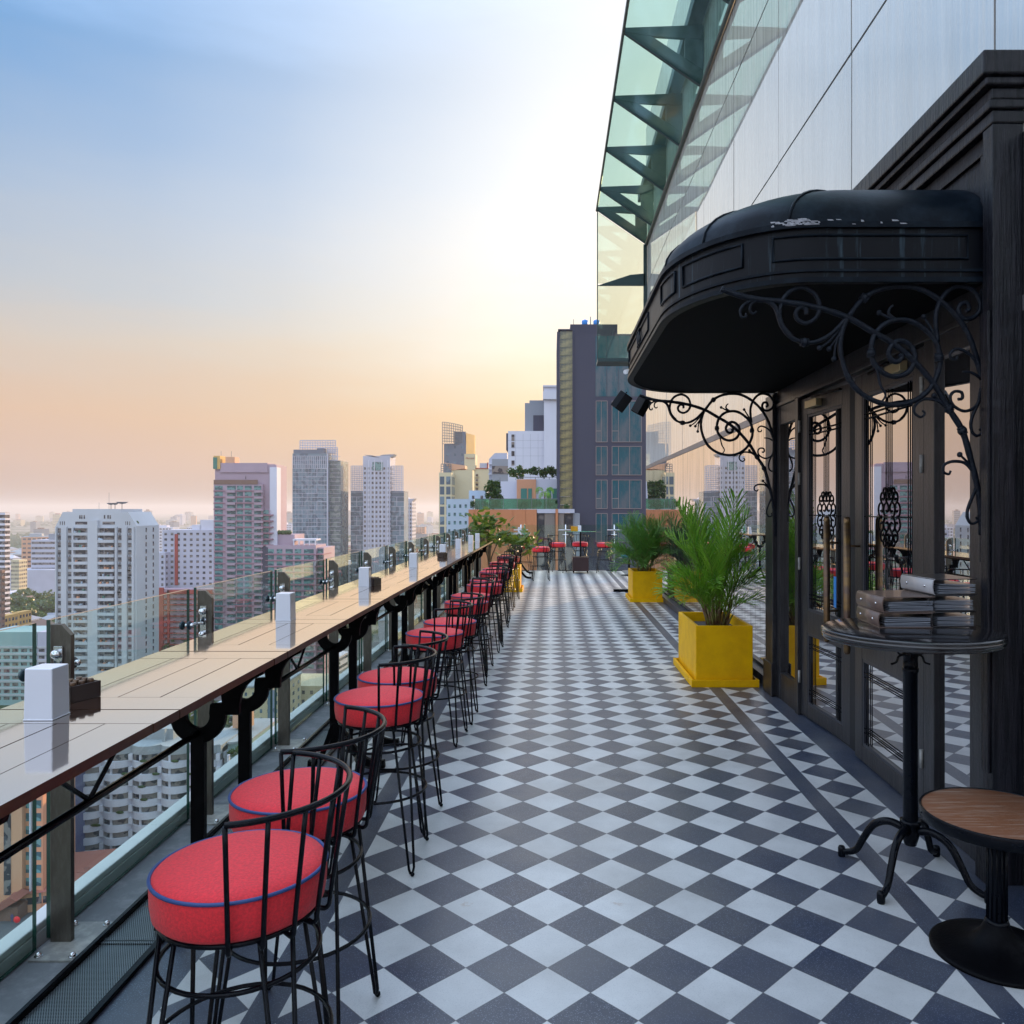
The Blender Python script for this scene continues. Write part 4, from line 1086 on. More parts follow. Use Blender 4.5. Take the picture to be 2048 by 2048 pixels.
t = empty('low_table', (1.705, 3.035, 0))
k = MB(); k.lathe([(.0001, .538), (.262, .538), (.264, .536), (.264, .515), (.0001, .515)], seg=64); tp = k.build('wood_top', 'seatwood', t)
k = MB(); k.lathe([(.2645, .512), (.2645, .541), (.270, .541), (.272, .538), (.272, .498), (.268, .495), (.2645, .497), (.2645, .512)], seg=64)
for q in range(8):
    a = R(45 * q + 170); k.sphere((.272 * math.cos(a), .272 * math.sin(a), .52), .004, 6)
k.lathe([(.264, .513), (.06, .510), (.05, .49), (.0001, .49)], seg=48)
k.build('metal_rim', 'iron', t)
k = MB(); k.lathe([(.034, .10), (.034, .47), (.042, .478), (.042, .49), (.0001, .49)], seg=24)
for q in range(12):
    a = 2 * PI * q / 12; k.tube([(.034 * math.cos(a), .034 * math.sin(a), .12), (.034 * math.cos(a), .034 * math.sin(a), .46)], .0035, 5)
k.lathe([(.034, .105), (.042, .11), (.044, .12), (.04, .13), (.034, .132)], seg=24); k.build('pedestal', 'iron', t)
k = MB(); k.lathe([(.040, .125), (.048, .105), (.065, .075), (.10, .045), (.15, .028), (.20, .020), (.228, .016), (.236, .010), (.236, .002), (.228, .0), (.0001, .0)], seg=64); k.build('trumpet_base', 'castiron', t)
tag(t, 'low round stool table with scratched wooden top and trumpet base', 'low table')

# ================================================================ FAR END TABLE GROUP
t = empty('round_table', (.765, 21.1, 0))
k = MB(); k.lathe([(.0001, 1.108), (.42, 1.108), (.422, 1.102), (.42, 1.096), (.0001, 1.096)], seg=48); k.build('glass_top', 'tableglass', t)
k = MB(); k.lathe([(.022, .43), (.022, 1.08), (.10, 1.085), (.10, 1.095), (.0001, 1.095)], seg=16); k.build('pole', 'iron', t)
k = MB(); k.box(-.21, .21, -.21, .21, .06, .42); k.box(-.215, .215, -.215, .215, .40, .43); k.build('box_base', 'darkwood', t, bevel=.005)
for x in (-.18, .18):
    for y in (-.18, .18):
        k = MB(); k.tube([(x, y, .06), (x * 1.05, y * 1.05, 0)], .014, 6); k.build('foot', 'iron', t)
tag(t, 'round glass topped bar table on a dark box base at the far end', 'round table')
tag((lambda k: (k.box(-.09, .09, -.04, .04, 0, .13), k.box(-.094, -.09, -.042, .042, 0, .135), k)[2])(MB()).build('cutlery_box', 'amber', None, (.60, 21.05, 1.109), bevel=.004), 'amber brown box standing on the round glass table', 'box')
o = copy_tree(b0); o.location = (.74, 21.05, 1.109); tag(o, 'white box lamp on the round glass table at the far end', 'table lamp', 'white box lamps on the counter')
t = empty('bottle', (-.70, 20.45, 1.08))
k = MB(); k.lathe([(.0001, 0), (.03, 0), (.03, .12), (.011, .17), (.011, .22), (.0001, .22)], seg=12); k.build('glass_body', 'tableglass', t)
k = MB(); k.lathe([(.0125, .215), (.0125, .235), (.0001, .236)], seg=10); k.build('cap', 'brass', t)
tag(t, 'slim sauce bottle beside the box lamp on the far bar table', 'bottle')
# low table with blue cloth behind the farther palm
t = empty('side_table', (1.98, 20.3, 0))
k = MB(); k.lathe([(.0001, .46), (.36, .46), (.36, .44), (.0001, .44)], seg=32); k.build('table_top', 'tabledark', t)
k = MB(); k.lathe([(.025, .02), (.025, .44)], seg=12); k.lathe([(.2, .0), (.2, .012), (.03, .03)], seg=24); k.build('pedestal', 'iron', t)
tag(t, 'low dark round side table behind the farther palm', 'side table')
k = MB(); k.sphere((0, 0, .05), .12, 10, 0, (1.3, .8, .45)); k.sphere((.08, .02, .07), .08, 8, 0, (1.1, .9, .5))
tag(k.build('folded_cloth', 'blue', None, (1.90, 20.15, .455)), 'crumpled blue cloth lying on the low side table', 'cloth')
# metal strip lying on the floor by the mirror wall
k = MB(); k.box(-.35, .35, -.03, .03, 0, .05); tag(k.build('floor_strip', 'iron', None, (1.62, 16.3, 0)), 'black metal strip on the floor behind the farther planter', 'floor strip')
# ================================================================ THE CITY
def bmat(name, c, rough=.75, **k): M[name] = pmat(name, c, rough, vscale=.06, var=.08, **k)
bmat('b_white', (.50, .52, .55)); bmat('b_cream', (.60, .52, .34)); bmat('b_pink', (.40, .30, .36)); bmat('b_pinkslab', (.30, .15, .19))
bmat('b_lightblue', (.46, .56, .66)); bmat('b_grey', (.26, .28, .32)); bmat('b_greyblue', (.12, .15, .20)); bmat('b_dark', (.055, .055, .085))
bmat('b_orange', (.50, .20, .09)); bmat('b_peach', (.66, .36, .22)); bmat('b_peach2', (.62, .30, .17)); bmat('b_red', (.34, .05, .035)); bmat('b_roofred', (.30, .11, .08)); bmat('b_navy', (.09, .10, .22))
bmat('b_frame', (.26, .21, .21)); bmat('b_teal', (.33, .47, .48)); bmat('b_roofgrey', (.36, .38, .40)); bmat('b_lilac', (.46, .47, .56)); bmat('b_metal', (.16, .17, .19)); bmat('b_brown', (.20, .12, .09)); bmat('b_asphalt', (.10, .11, .12)); bmat('b_gold', (.62, .38, .12)); bmat('b_green', (.06, .20, .16)); bmat('b_whiter', (.62, .62, .70))
def wmat(name, c, c2, rough=.12, vs=.35):
    m = bpy.data.materials.new(name); m.use_nodes = True; g = NG(m.node_tree); b = g.n['Principled BSDF']
    v = g.coord('Object')
    wn = g.new('ShaderNodeTexNoise'); g.put(wn.inputs['Vector'], v); wn.inputs['Scale'].default_value = vs
    oi = g.new('ShaderNodeObjectInfo')
    f = g.m('FRACT', g.m('ADD', g.m('MULTIPLY', wn.outputs[0], 3), oi.outputs['Random']))
    g.put(b.inputs['Base Color'], g.mix(g.ramp(f, [(.45, 0.0), (.55, 1.0)]), c, c2)); b.inputs['Roughness'].default_value = rough
    b.inputs['Specular IOR Level'].default_value = .8
    M[name] = m
wmat('w_dark', (.025, .03, .045), (.20, .18, .17)); wmat('w_teal', (.03, .10, .12), (.12, .27, .27)); wmat('w_blue', (.05, .10, .15), (.13, .21, .27), .1, .12); wmat('w_grid', (.09, .13, .15), (.20, .25, .24), .12, .2); wmat('w_olive', (.05, .05, .02), (.38, .32, .10), .1, .5)
M['w_slate'] = brushmat('curtained_dark_glass', (.008, .085, .115), (.10, .12, .14), (.35, 1, .12), 1.6, .15, 0, spec=.35, f0=.45, f1=.6)
M['w_olive'] = brushmat('olive_reflecting_glass', (.02, .04, .045), (.36, .30, .12), (.7, .5, .9), 1.1, .12, 0, spec=.8, f0=.40, f1=.70)
WCACHE = {}
def bd(k, name, mat, par, **kw):
    L = par.location; k.v = [(p[0] - L.x, p[1] - L.y, p[2] - L.z) for p in k.v]
    return k.build(name, mat, par, **kw)
def bbox(name, mat, par, *boxes, **kw):
    k = MB()
    for b in boxes: k.box(*b)
    return bd(k, name, mat, par, **kw)
def windows(par, lst, mat, name='window', indiv=100):
    """lst of (x0,x1,y0,y1,z0,z1)"""
    L = par.location
    lst = sorted(lst, key=lambda b: -b[5])
    for b in lst[:indiv]:
        d = tuple(round(v, 2) for v in (b[1] - b[0], b[3] - b[2], b[5] - b[4])); key = (d, mat, name)
        c = Vector(((b[0] + b[1]) / 2, (b[2] + b[3]) / 2, (b[4] + b[5]) / 2)) - L
        if key not in WCACHE:
            k = MB(); k.box(-d[0]/2, d[0]/2, -d[1]/2, d[1]/2, -d[2]/2, d[2]/2); o = k.build(name, mat, par); WCACHE[key] = o
        else:
            o = WCACHE[key].copy(); col.objects.link(o); o.parent = par
        o.location = c
    if len(lst) > indiv:
        k = MB()
        for b in lst[indiv:]: k.box(*b)
        o = bd(k, name, mat, par); o['kind'] = 'stuff'
def root(name, u, v, Y, z=GZ):
    return empty(name, (PX(u, Y), Y, z))
def fx0(u, Y): return PX(u, Y)
def rows(ztop, dz, zbot): 
    z = ztop; out = []
    while z > zbot: out.append(z); z -= dz
    return out

# ---- white apartment tower with chamfered top
Y = 300.0; t = root('apartment_tower', 190, 0, Y)
xl, xr = PX(111.5, Y), PX(268, Y); D_ = 17
k = MB(); zs, zt, zm = PZ(1052, Y), PZ(1018, Y), PZ(1024, Y)
k.prism([(xl, GZ), (xr + 1.0, GZ), (xr + 1.0, zs), (PX(256, Y), zm), (xl + 2.6, zm), (xl, zs)], Y, Y + D_, 'Y')
k.box(PX(144, Y), PX(241, Y), Y + .3, Y + D_ - 1, zm, zt); bd(k, 'wall', 'b_white', t)
px = lambda a: PX(a * .17598, Y)    # crop coordinates of the measured facade
rw = rows(PZ(990 + 400 * .176, Y), 2.80 * 1.0, -60)
dz = (82.5 * .176) * Y / 1585
rw = rows(PZ(990 + 378 * .176, Y), dz, -66)
sm = []; wd = []; bal = []
for i, z in enumerate(rw):
    for (a, b) in ((660, 702), (775, 820), (1343, 1388), (1458, 1503)): sm.append((px(a), px(b), Y - .08, Y + .05, z - 1.7, z))
    for (a, b) in ((856, 975), (983, 1010), (1133, 1180), (1186, 1305)): wd.append((px(a), px(b), Y - .05, Y + .05, z - 1.65, z))
    for (a, b) in ((850, 1012), (1130, 1310)): bal.append((px(a), px(b), Y - 1.3, Y - .0, z - 2.55, z - 1.62)); bal.append((px(a), px(b), Y - 1.3, Y, z + .06, z + .2))
for (a, b) in ((856, 1005), (1165, 1305)): wd.append((px(a), px(b), Y - .05, Y + .05, rw[0] + 1.4, rw[0] + 2.5))
for a in (900, 922, 950, 1180, 1220, 1245): sm.append((px(a), px(a + 16), Y - .05, Y + .05, rw[0] + 3.6, rw[0] + 5.0))
for a in (680, 705, 728, 1425, 1445, 1470): sm.append((px(a), px(a + 9), Y - .05, Y + .05, rw[0] + 1.2, rw[0] + 2.6))
windows(t, sm, 'w_dark', 'window', 100); windows(t, wd, 'w_dark', 'balcony_window', 100)
k = MB()
for b in bal: k.box(*b)
o_ = bd(k, 'balcony_slabs', 'b_white', t); o_['kind'] = 'stuff'
rq = random.Random(21)
for mm_, n_ in (('b_peach2', 26), ('b_lightblue', 26), ('b_grey', 40), ('b_green', 14)):
    k = MB()
    for _ in range(n_):
        z = rq.choice(rw); a = rq.choice((rq.uniform(858, 985), rq.uniform(1135, 1290)))
        k.box(px(a), px(a + rq.uniform(8, 26)), Y - 1.2, Y - .3, z - 1.75, z - rq.uniform(.7, 1.3))
    o_ = bd(k, 'balcony_clutter', mm_, t); o_['kind'] = 'stuff'
k = MB()
for _ in range(30):
    z = rq.choice(rw); a = rq.choice((664, 780, 1348, 1462)); k.box(px(a), px(a + 22), Y - .75, Y - .1, z - 2.5, z - 1.85)
o_ = bd(k, 'air_conditioners', 'b_grey', t); o_['kind'] = 'stuff'
k = MB()
for (a, b) in ((640, 655), (707, 768), (826, 848), (1016, 1128), (1316, 1338), (1394, 1452), (1508, 1530)): k.box(px(a), px(b), Y - 1.35 if 1000 < a < 1100 else Y - .8, Y, GZ, rw[0] + (3.0 if 1000 < a < 1100 else .6))
bd(k, 'facade_ribs', 'b_white', t)
side = []
for z in rows(rw[0], dz, -66):
    for yy in (6.5, 12.0): side.append((xr + .95, xr + 1.05, Y + yy, Y + yy + 1.0, z - 1.7, z))
windows(t, side, 'w_dark', 'side_window', 60)
k = MB()
for (a, r_) in ((222, 1.6), (244, 2.2), (230, 1.3)):
    c = P3(a, 1010 if a != 244 else 1008, Y + 6); k.lathe([(.05, -.0), (r_ * .6, .25), (r_, .8)], (c.x, c.y, c.z), 14); k.tube([(c.x, c.y, zt), (c.x, c.y, c.z)], .12, 5)
bd(k, 'satellite_dish', 'b_metal', t)
k = MB(); 
for a, v1 in ((198, 1005), (218, 985)): c = P3(a, v1, Y + 5); k.tube([(c.x, c.y, zt), tuple(c)], .06, 4)
bd(k, 'antenna', 'b_metal', t)
k = MB(); k.sphere((xr - .5, Y + 2.5, zs + 1.0), 1.1, 8); bd(k, 'roof_plant', 'tree', t)
tag(t, 'tall white apartment tower with chamfered roof and satellite dishes', 'tower')

# ---- generic tower
def tower(name, u0, u1, vt, Y, depth, wall, label, catg='tower', cols=6, dz=3.1, win='w_dark', wfrac=.55, hfrac=.5, zb=GZ, slab=None, slabh=.35, indiv=0, right=True, group=None, z0=None, ribs=None, sidecols=4, topgap=1.5):
    t = root(name, (u0 + u1) / 2, 0, Y)
    xl, xr, zt = PX(u0, Y), PX(u1, Y), PZ(vt, Y)
    zb = GZ
    bbox('wall', wall, t, (xl, xr, Y, Y + depth, zb, zt))
    lst = []; sd_ = []; cw = (xr - xl) / cols
    vis = min(zt - topgap, 60)
    zlow = max(GZ + 2, zt - 75 if z0 is None else z0)
    for z in rows(vis, dz, zlow):
        for i in range(cols):
            c = xl + cw * (i + .5); lst.append((c - cw * wfrac / 2, c + cw * wfrac / 2, Y - .06, Y + .05, z - dz * hfrac, z))
        if right:
            dw = depth / sidecols
            for i in range(sidecols):
                c = Y + dw * (i + .5); sd_.append((xr - .05, xr + .06, c - dw * wfrac / 2, c + dw * wfrac / 2, z - dz * hfrac, z))
    windows(t, lst, win, 'window', indiv)
    if sd_: windows(t, sd_, win, 'side_window', 0)
    if slab:
        k = MB()
        for z in rows(vis + dz * .25, dz, zlow): k.box(xl - .25, xr + .25, Y - .35, Y + depth, z - slabh / 2, z + slabh / 2)
        bd(k, 'floor_slabs', slab, t)
    if ribs:
        k = MB()
        for i in range(ribs + 1):
            c = xl + (xr - xl) * i / ribs; k.box(c - .15, c + .15, Y - .28, Y, zlow, zt)
        bd(k, 'ribs', 'b_whiter', t)
    tag(t, label, catg, group)
    return t, xl, xr, zt

# ---- pink tower with stepped wings
Y = 340.0
t, xl, xr, zt = tower('pink_tower', 430, 553, 930, Y, 13, 'b_pink', 'tall mauve apartment tower with teal windows and stepped side wings', cols=1, wfrac=.01, right=False)
def p2(a): return PX(400 + a / 3.864, Y)
def q2(b): return PZ(800 + b / 3.864, Y)
bbox('crown', 'b_pink', t, (p2(160), p2(525), Y - .6, Y + 10, q2(560), q2(487)), (p2(525), p2(583), Y - .2, Y + 11, q2(560), q2(497)))
bbox('core_wall', 'b_whiter', t, (p2(545), p2(600), Y - 1.0, Y + 4, -50, q2(520)))
bbox('roof_box', 'b_gold', t, (p2(112), p2(162), Y - 1, Y + 5, q2(535), q2(432))); bbox('roof_box', 'b_green', t, (p2(110), p2(140), Y - 1.2, Y - .9, q2(533), q2(445))); bbox('roof_box', 'b_peach', t, (p2(196), p2(268), Y, Y + 5, q2(487), q2(440)))
bbox('top_terrace', 'b_brown', t, (p2(122), p2(460), Y - 2.2, Y - 1.9, q2(652), q2(618)))
lst = []; bal = MB(); slb = MB()
dzp = 46.5 / 3.864 * Y / 1585
for i, z in enumerate(rows(q2(664), dzp, -66)):
    n_ = i
    xe = 505 if i < 4 else (540 if i < 12 else 500)
    xs_ = 125 if i < 4 else 130
    for (a, b) in ((130, 190), (225, 290), (300, 345), (360, 412), (432, 485)): lst.append((p2(a), p2(b), Y - 2.05, Y - 1.9, z - 1.75, z))
    slb.box(p2(xs_) - .3, p2(xe) - .2, Y - 2.3, Y - .5, z - dzp + .15, z - dzp + .55)
    bal.box(p2(222), p2(292), Y - 3.3, Y - 2.0, z - 2.9, z - 2.0); bal.box(p2(440), p2(505), Y - 3.3, Y - 2.0, z - 2.9, z - 2.1)
    if 4 <= i < 12: lst.append((p2(500), p2(540), Y - 1.55, Y - 1.4, z - 1.75, z)); slb.box(p2(490), p2(575), Y - 2.6, Y + 3, z - dzp + .15, z - dzp + .7)
bbox('front_wing', 'b_pink', t, (p2(120), p2(495), Y - 1.9, Y + 1, GZ, q2(652)), (p2(495), p2(548), Y - 1.4, Y + 1, GZ, q2(850)))
windows(t, lst, 'w_teal', 'window', 100); bd(slb, 'floor_slabs', 'b_pinkslab', t); bd(bal, 'balconies', 'b_pink', t)
k = MB(); lst = []
k.box(p2(545), p2(728), Y + .5, Y + 14, GZ, q2(1040)); k.box(p2(532), p2(912), Y - 3, Y + 12, GZ, q2(1120)); k.box(p2(900), p2(962), Y - 1, Y + 16, GZ, q2(1140)); bd(k, 'side_wing', 'b_pink', t)
k = MB(); k.box(p2(500), p2(545), Y - 3.1, Y - 2.6, GZ, q2(1135)); bd(k, 'recess_shade_slab', 'b_dark', t)  # no recess is cut; its shade is put into a solid dark slab
slb = MB()
for z in rows(q2(1150), dzp, -66):
    for (a, b) in ((545, 590), (612, 655), (680, 735), (750, 800), (820, 895)): lst.append((p2(a), p2(b), Y - 3.1, Y - 2.95, z - 1.75, z))
    lst.append((p2(915), p2(955), Y - 1.1, Y - .95, z - 1.75, z))
    slb.box(p2(528), p2(966), Y - 3.5, Y + 10, z - dzp + .15, z - dzp + .55)
windows(t, lst, 'w_teal', 'wing_window', 60); bd(slb, 'wing_slabs', 'b_pinkslab', t)
bbox('pergola', 'b_whiter', t, (p2(730), p2(912), Y - 2.5, Y + 4, q2(1085), q2(1072)), *[(p2(a), p2(a) + .4, Y - 2.5, Y - 2.1, q2(1122), q2(1085)) for a in (735, 775, 815, 855, 900)])
k = MB()
for a in (590, 612, 640, 665, 690): c = P3(400 + a / 3.864, 800 + 1000 / 3.864, Y + 1); k.sphere((c.x, c.y, q2(1040) + .9), 1.3, 7, 0, (1, 1, .8))
bd(k, 'roof_garden', 'tree', t)
k = MB()
for a in (148, 228): k.tube([(p2(a), Y + 2, q2(435)), (p2(a), Y + 2, q2(393))], .08, 4)
bd(k, 'antenna', 'b_metal', t)

# ---- lattice helper
def lattice(par, name, u0, u1, v0, v1, Y, nx, nz, r_, mat, thick=.3):
    k = MB(); xa, xb, za, zb = PX(u0, Y), PX(u1, Y), PZ(v1, Y), PZ(v0, Y)
    for i in range(nx + 1):
        x = xa + (xb - xa) * i / nx; k.box(x - r_, x + r_, Y, Y + thick, za, zb)
    for j in range(nz + 1):
        z = za + (zb - za) * j / nz; k.box(xa, xb, Y - .02, Y + thick + .02, z - r_, z + r_)
    return bd(k, name, mat, par)
# ---- glass tower with white lattice crown
Y = 620.0
t, xl, xr, zt = tower('glass_tower', 585, 655, 907, Y, 26, 'w_blue', 'blue glass tower with stepped white lines and open lattice crown', cols=1, wfrac=.01, right=False)
bbox('rear_slab', 'w_grid', t, (PX(655, Y), PX(677, Y), Y + 6, Y + 30, GZ, PZ(920, Y)))
bbox('roof_block', 'b_greyblue', t, (PX(586, Y), PX(646, Y), Y + 1, Y + 18, PZ(907, Y), PZ(899, Y)), (PX(632, Y), PX(646, Y), Y + 2, Y + 14, PZ(899, Y), PZ(896, Y)))
lattice(t, 'lattice_crown', 600, 671, 881, 905, Y + 8, 14, 5, .35, 'b_lilac'); lattice(t, 'lattice_crown', 655, 675, 895, 920, Y + 9, 4, 6, .35, 'b_lilac')
k = MB(); rr_ = random.Random(4); dzt = 8.3 * Y / 1585
for i, z in enumerate(rows(PZ(912, Y), dzt / 1.0, -50)):
    k.box(xl, xr, Y - .25, Y, z - .13, z + .13)
    k.box(PX(655, Y), PX(677, Y), Y + 5.8, Y + 6, z - .12, z + .12)
    if i < 3:
        for q in range(17): x = xl + (xr - xl) * q / 17; k.box(x, x + .45, Y - .3, Y, z - dzt, z)
    elif i % 2:
        a = .42 + .28 * ((i // 2) % 2); x = xl + (xr - xl) * a; 
        k.box(x - .2, x + .2, Y - .35, Y, z - dzt * 2, z); k.box(xl + (xr - xl) * (a - .3 + .28), xr if a > .5 else x + 8, Y - .35, Y, z - .25, z + .25)
        x2 = xl + (xr - xl) * .28; k.box(x2 - .15, x2 + .15, Y - .3, Y, z - dzt, z)
for q in range(12): x = xl + (xr - xl) * q / 11; k.box(x - .06, x + .06, Y - .12, Y, -60, PZ(930, Y))
k.box(xr - .5, xr + .5, Y - .4, Y + .2, -60, zt)
bd(k, 'white_frames', 'b_lilac', t)

# ---- twin winged tower with canted roof fin
Y = 640.0
t, xl, xr, zt = tower('winged_tower', 726, 780, 912, Y, 22, 'b_lilac', 'pale tower between two lattice topped wings, with a canted roof fin', cols=7, dz=3.9, wfrac=.5, hfrac=.5, win='w_dark', topgap=9)
for (a, b) in ((699, 726), (780, 806)):
    bbox('glass_wing', 'w_blue', t, (PX(a, Y), PX(b, Y), Y + 4, Y + 24, GZ, PZ(982, Y)))
    lattice(t, 'lattice_screen', a + 3, b, 932, 982, Y + 5, 7, 12, .3, 'b_lilac')
    k = MB()
    for i, z in enumerate(rows(PZ(984, Y), 3.9, -50)):
        k.box(PX(a, Y), PX(b, Y), Y + 3.8, Y + 4, z - .15, z + .15)
        if i % 2: x = PX(a, Y) + (PX(b, Y) - PX(a, Y)) * (.45 + .25 * (i % 4 > 1)); k.box(x - .2, x + .2, Y + 3.7, Y + 4, z - 7.8, z)
    bd(k, 'white_frames', 'b_lilac', t)
bbox('glass_bay', 'w_teal', t, (PX(745, Y), PX(766, Y), Y - .4, Y, PZ(941, Y), PZ(924, Y)))
k = MB(); k.prism([(PX(758, Y), PZ(911, Y)), (PX(765, Y), PZ(909, Y)), (PX(788, Y), PZ(908, Y)), (PX(784, Y), PZ(913, Y)), (PX(770, Y), PZ(915, Y))], Y + 2, Y + 12, 'Y'); k.box(PX(770, Y), PX(774.5, Y), Y + 4, Y + 8, zt, PZ(912, Y)); k.prism([(PX(727, Y), zt + 1), (PX(745, Y), zt + .5), (PX(760, Y), zt - 1.6), (PX(735, Y), zt)], Y, Y + 6, 'Y'); bd(k, 'roof_fin', 'b_grey', t)
k = MB()
for a in (737, 748, 763, 775): k.box(PX(a, Y), PX(a + 1.6, Y), Y - .5, Y, -60, PZ(920, Y))
bd(k, 'ribs', 'b_whiter', t)
tower('slab_tower', 808, 824, 1003, 700, 20, 'b_lilac', 'narrow white tower with sloping roof right of the winged tower', cols=3, dz=3.4, wfrac=.5)
k = MB(); Yk = 700; k.prism([(PX(808, Yk), PZ(1003, Yk)), (PX(824, Yk), PZ(1003, Yk)), (PX(829, Yk), PZ(997, Yk)), (PX(818, Yk), PZ(998, Yk)), (PX(812, Yk), PZ(994, Yk))], Yk, Yk + 12, 'Y')
for ob in list(col.objects):
    if ob.name.startswith('slab_tower'): bd(k, 'roof', 'b_lilac', ob); break

# ---- others, left to right
tower('striped_tower', -40, 10, 1025, 450, 4, 'b_brown', 'narrow tower with white balcony bands cut by the left edge', cols=3, dz=3.0, win='w_dark', wfrac=.8, slab='b_whiter', slabh=1.2)
t, *_ = tower('office_block', 62, 118, 1080, 700, 30, 'b_lilac', 'white office block with dark horizontal window bands', 'office', cols=1, dz=4.6, wfrac=.96, hfrac=.45, win='w_dark', right=False)
bbox('roof_house', 'b_grey', t, (PX(90, 700), PX(103, 700), 705, 715, PZ(1080, 700), PZ(1068, 700))); bbox('roof_house', 'b_peach', t, (PX(104, 700), PX(109, 700), 705, 715, PZ(1080, 700), PZ(1067, 700)))
bbox('podium', 'b_lilac', t, (PX(28, 690), PX(118, 690), 685, 730, GZ, PZ(1139, 690)))
tower('brown_block', -30, 4, 1140, 380, 2, 'b_brown', 'low brown brick block at the left edge', cols=4, dz=3, slab='b_brown')
tower('yellow_block', 22, 38, 1120, 640, 10, 'b_cream', 'small yellow apartment block beside the striped tower', 'building', cols=4, dz=3.2)
t, xl, xr, zt = tower('red_stripe_block', 325, 440, 1060, 430, 18, 'b_lilac', 'lilac white apartment block with a red stair stripe', cols=9, dz=3.0, win='w_dark', wfrac=.42, hfrac=.45, indiv=60)
bbox('red_stripe', 'b_red', t, (PX(350, 430), PX(356, 430), 429.5, 430, PZ(1170, 430), PZ(1068, 430))); bbox('roof_house', 'b_whiter', t, (PX(397, 430), PX(432, 430), 432, 442, zt, PZ(1040, 430)), (PX(380, 430), PX(398, 430), 432, 442, zt, PZ(1050, 430)))
tower('lower_stripe_block', 309, 330, 1105, 425, 16, 'b_lilac', 'lower lilac block stepping down beside the white tower', 'building', cols=2, dz=3.0, wfrac=.4)
t, *_ = tower('red_framed_block', 312, 432, 1178, 418, 7, 'b_pink', 'apartment block with dark red framed balconies behind the glass', 'building', cols=8, dz=3.0, wfrac=.5, win='w_dark')
bbox('red_frame', 'b_red', t, (PX(318, 418), PX(328, 418), 417, 418, GZ, PZ(1175, 418)), (PX(336, 418), PX(425, 418), 417, 418, PZ(1188, 418), PZ(1180, 418)), (PX(336, 418), PX(340, 418), 417, 418, PZ(1300, 418), PZ(1180, 418)))
k = MB()
for z in rows(PZ(1185, 418), 3.0, -70): k.box(PX(340, 418), PX(430, 418), 416.6, 418, z - .6, z - .1); k.box(PX(328, 418), PX(335, 418), 416.4, 418, z - .7, z)
bd(k, 'balconies', 'b_red', t)

# lattice screen tower right of centre
Y = 520.0
t, xl, xr, zt = tower('lattice_tower', 888, 932, 887, Y, 18, 'b_greyblue', 'slate blue tower carrying a tall curved lattice screen', cols=3, dz=5, wfrac=.3, hfrac=.35, win='w_blue', right=False, z0=0)
bbox('upper_block', 'b_greyblue', t, (PX(908, Y), PX(931, Y), Y + .5, Y + 16, PZ(890, Y), PZ(863, Y)))
k = MB(); k.prism([(PX(932, Y), Y + 1), (PX(945, Y), Y + 14), (PX(945, Y), Y + 20), (PX(932, Y), Y + 16)], GZ, PZ(866, Y), 'Z'); bd(k, 'sunlit_wing', 'b_gold', t)  # warm sunlight on the tower's right side is put into the gold colour
k = MB(); n = 11
pts = [(886 + 39 * i / n, 4 * (i / n) ** 1.6) for i in range(n + 1)]
for i, (a, dv) in enumerate(pts): x = PX(a, Y); k.box(x - .2, x + .2, Y - 3 + i * .3, Y - 2.6 + i * .3, PZ(930 if i < 1 else 886, Y), PZ(845 + dv * 1.6, Y))
for j in range(9):
    k.tube([(PX(a, Y), Y - 2.8 + i * .3, PZ(845 + dv * 1.6 * (1 - j / 9) + j * 5.4, Y)) for i, (a, dv) in enumerate(pts)], .18, 4)
bd(k, 'lattice_screen', 'b_metal', t)
tower('slim_tower', 878, 903, 945, 300, 10, 'b_cream', 'slim tower of stacked blue windows and cream piers', cols=2, dz=3.8, win='w_blue', wfrac=.68, hfrac=.8)
Y = 310.0; t = root('triangle_roof', 890, 0, Y, PZ(945, Y)); k = MB()
k.prism([(PX(888, Y), PZ(925, Y)), (PX(930, Y), PZ(931, Y)), (PX(930, Y), PZ(937, Y)), (PX(902, Y), PZ(941, Y))], Y, Y + 8, 'Y'); bd(k, 'sloped_roof', 'b_peach', t)
k = MB(); k.box(PX(902, Y), PX(945, Y), Y + .2, Y + 7, -30, PZ(940, Y)); bd(k, 'wall', 'b_cream', t)
lattice(t, 'glazed_gable', 882, 902, 928, 946, Y - 1, 4, 4, .12, 'b_metal')
tag(t, 'cream upper storey with peach sloping roof and glazed gable', 'building')
Y = 330.0
t, xl, xr, zt = tower('hotel_block', 903, 980, 937, Y, 20, 'b_cream', 'cream hotel building with a square sign tower reading Marriott', 'hotel', cols=1, wfrac=.01, right=False)
bbox('sign_tower', 'b_cream', t, (PX(929, Y), PX(951, Y), Y - .6, Y + 8, PZ(940, Y), PZ(908, Y))); bbox('roof_box', 'b_lilac', t, (PX(959, Y), PX(976, Y), Y + 1, Y + 8, zt, PZ(926, Y))); bbox('red_frame', 'b_red', t, (PX(945, Y), PX(977, Y), Y - .3, Y, PZ(937.5, Y), PZ(936, Y)), (PX(974, Y), PX(976.5, Y), Y + .5, Y + 1, PZ(936, Y), PZ(925, Y)))
lst = []; k = MB()
for z in rows(PZ(948, Y), 9.4 * Y / 1585, -40):
    for a in (926, 934.5, 943, 951.5): lst.append((PX(a, Y), PX(a + 5, Y), Y - .08, Y, z - 1.1, z)); k.box(PX(a - .5, Y), PX(a + 6, Y), Y - .8, Y, z - 1.35, z - 1.12)
windows(t, lst, 'w_dark', 'window', 40); bd(k, 'sills', 'b_cream', t)
fc = bpy.data.curves.new('sign_text', 'FONT'); fc.body = 'Marriott'; fc.size = 1; fc.extrude = .02; fo = bpy.data.objects.new('sign_text_src', fc); col.objects.link(fo)
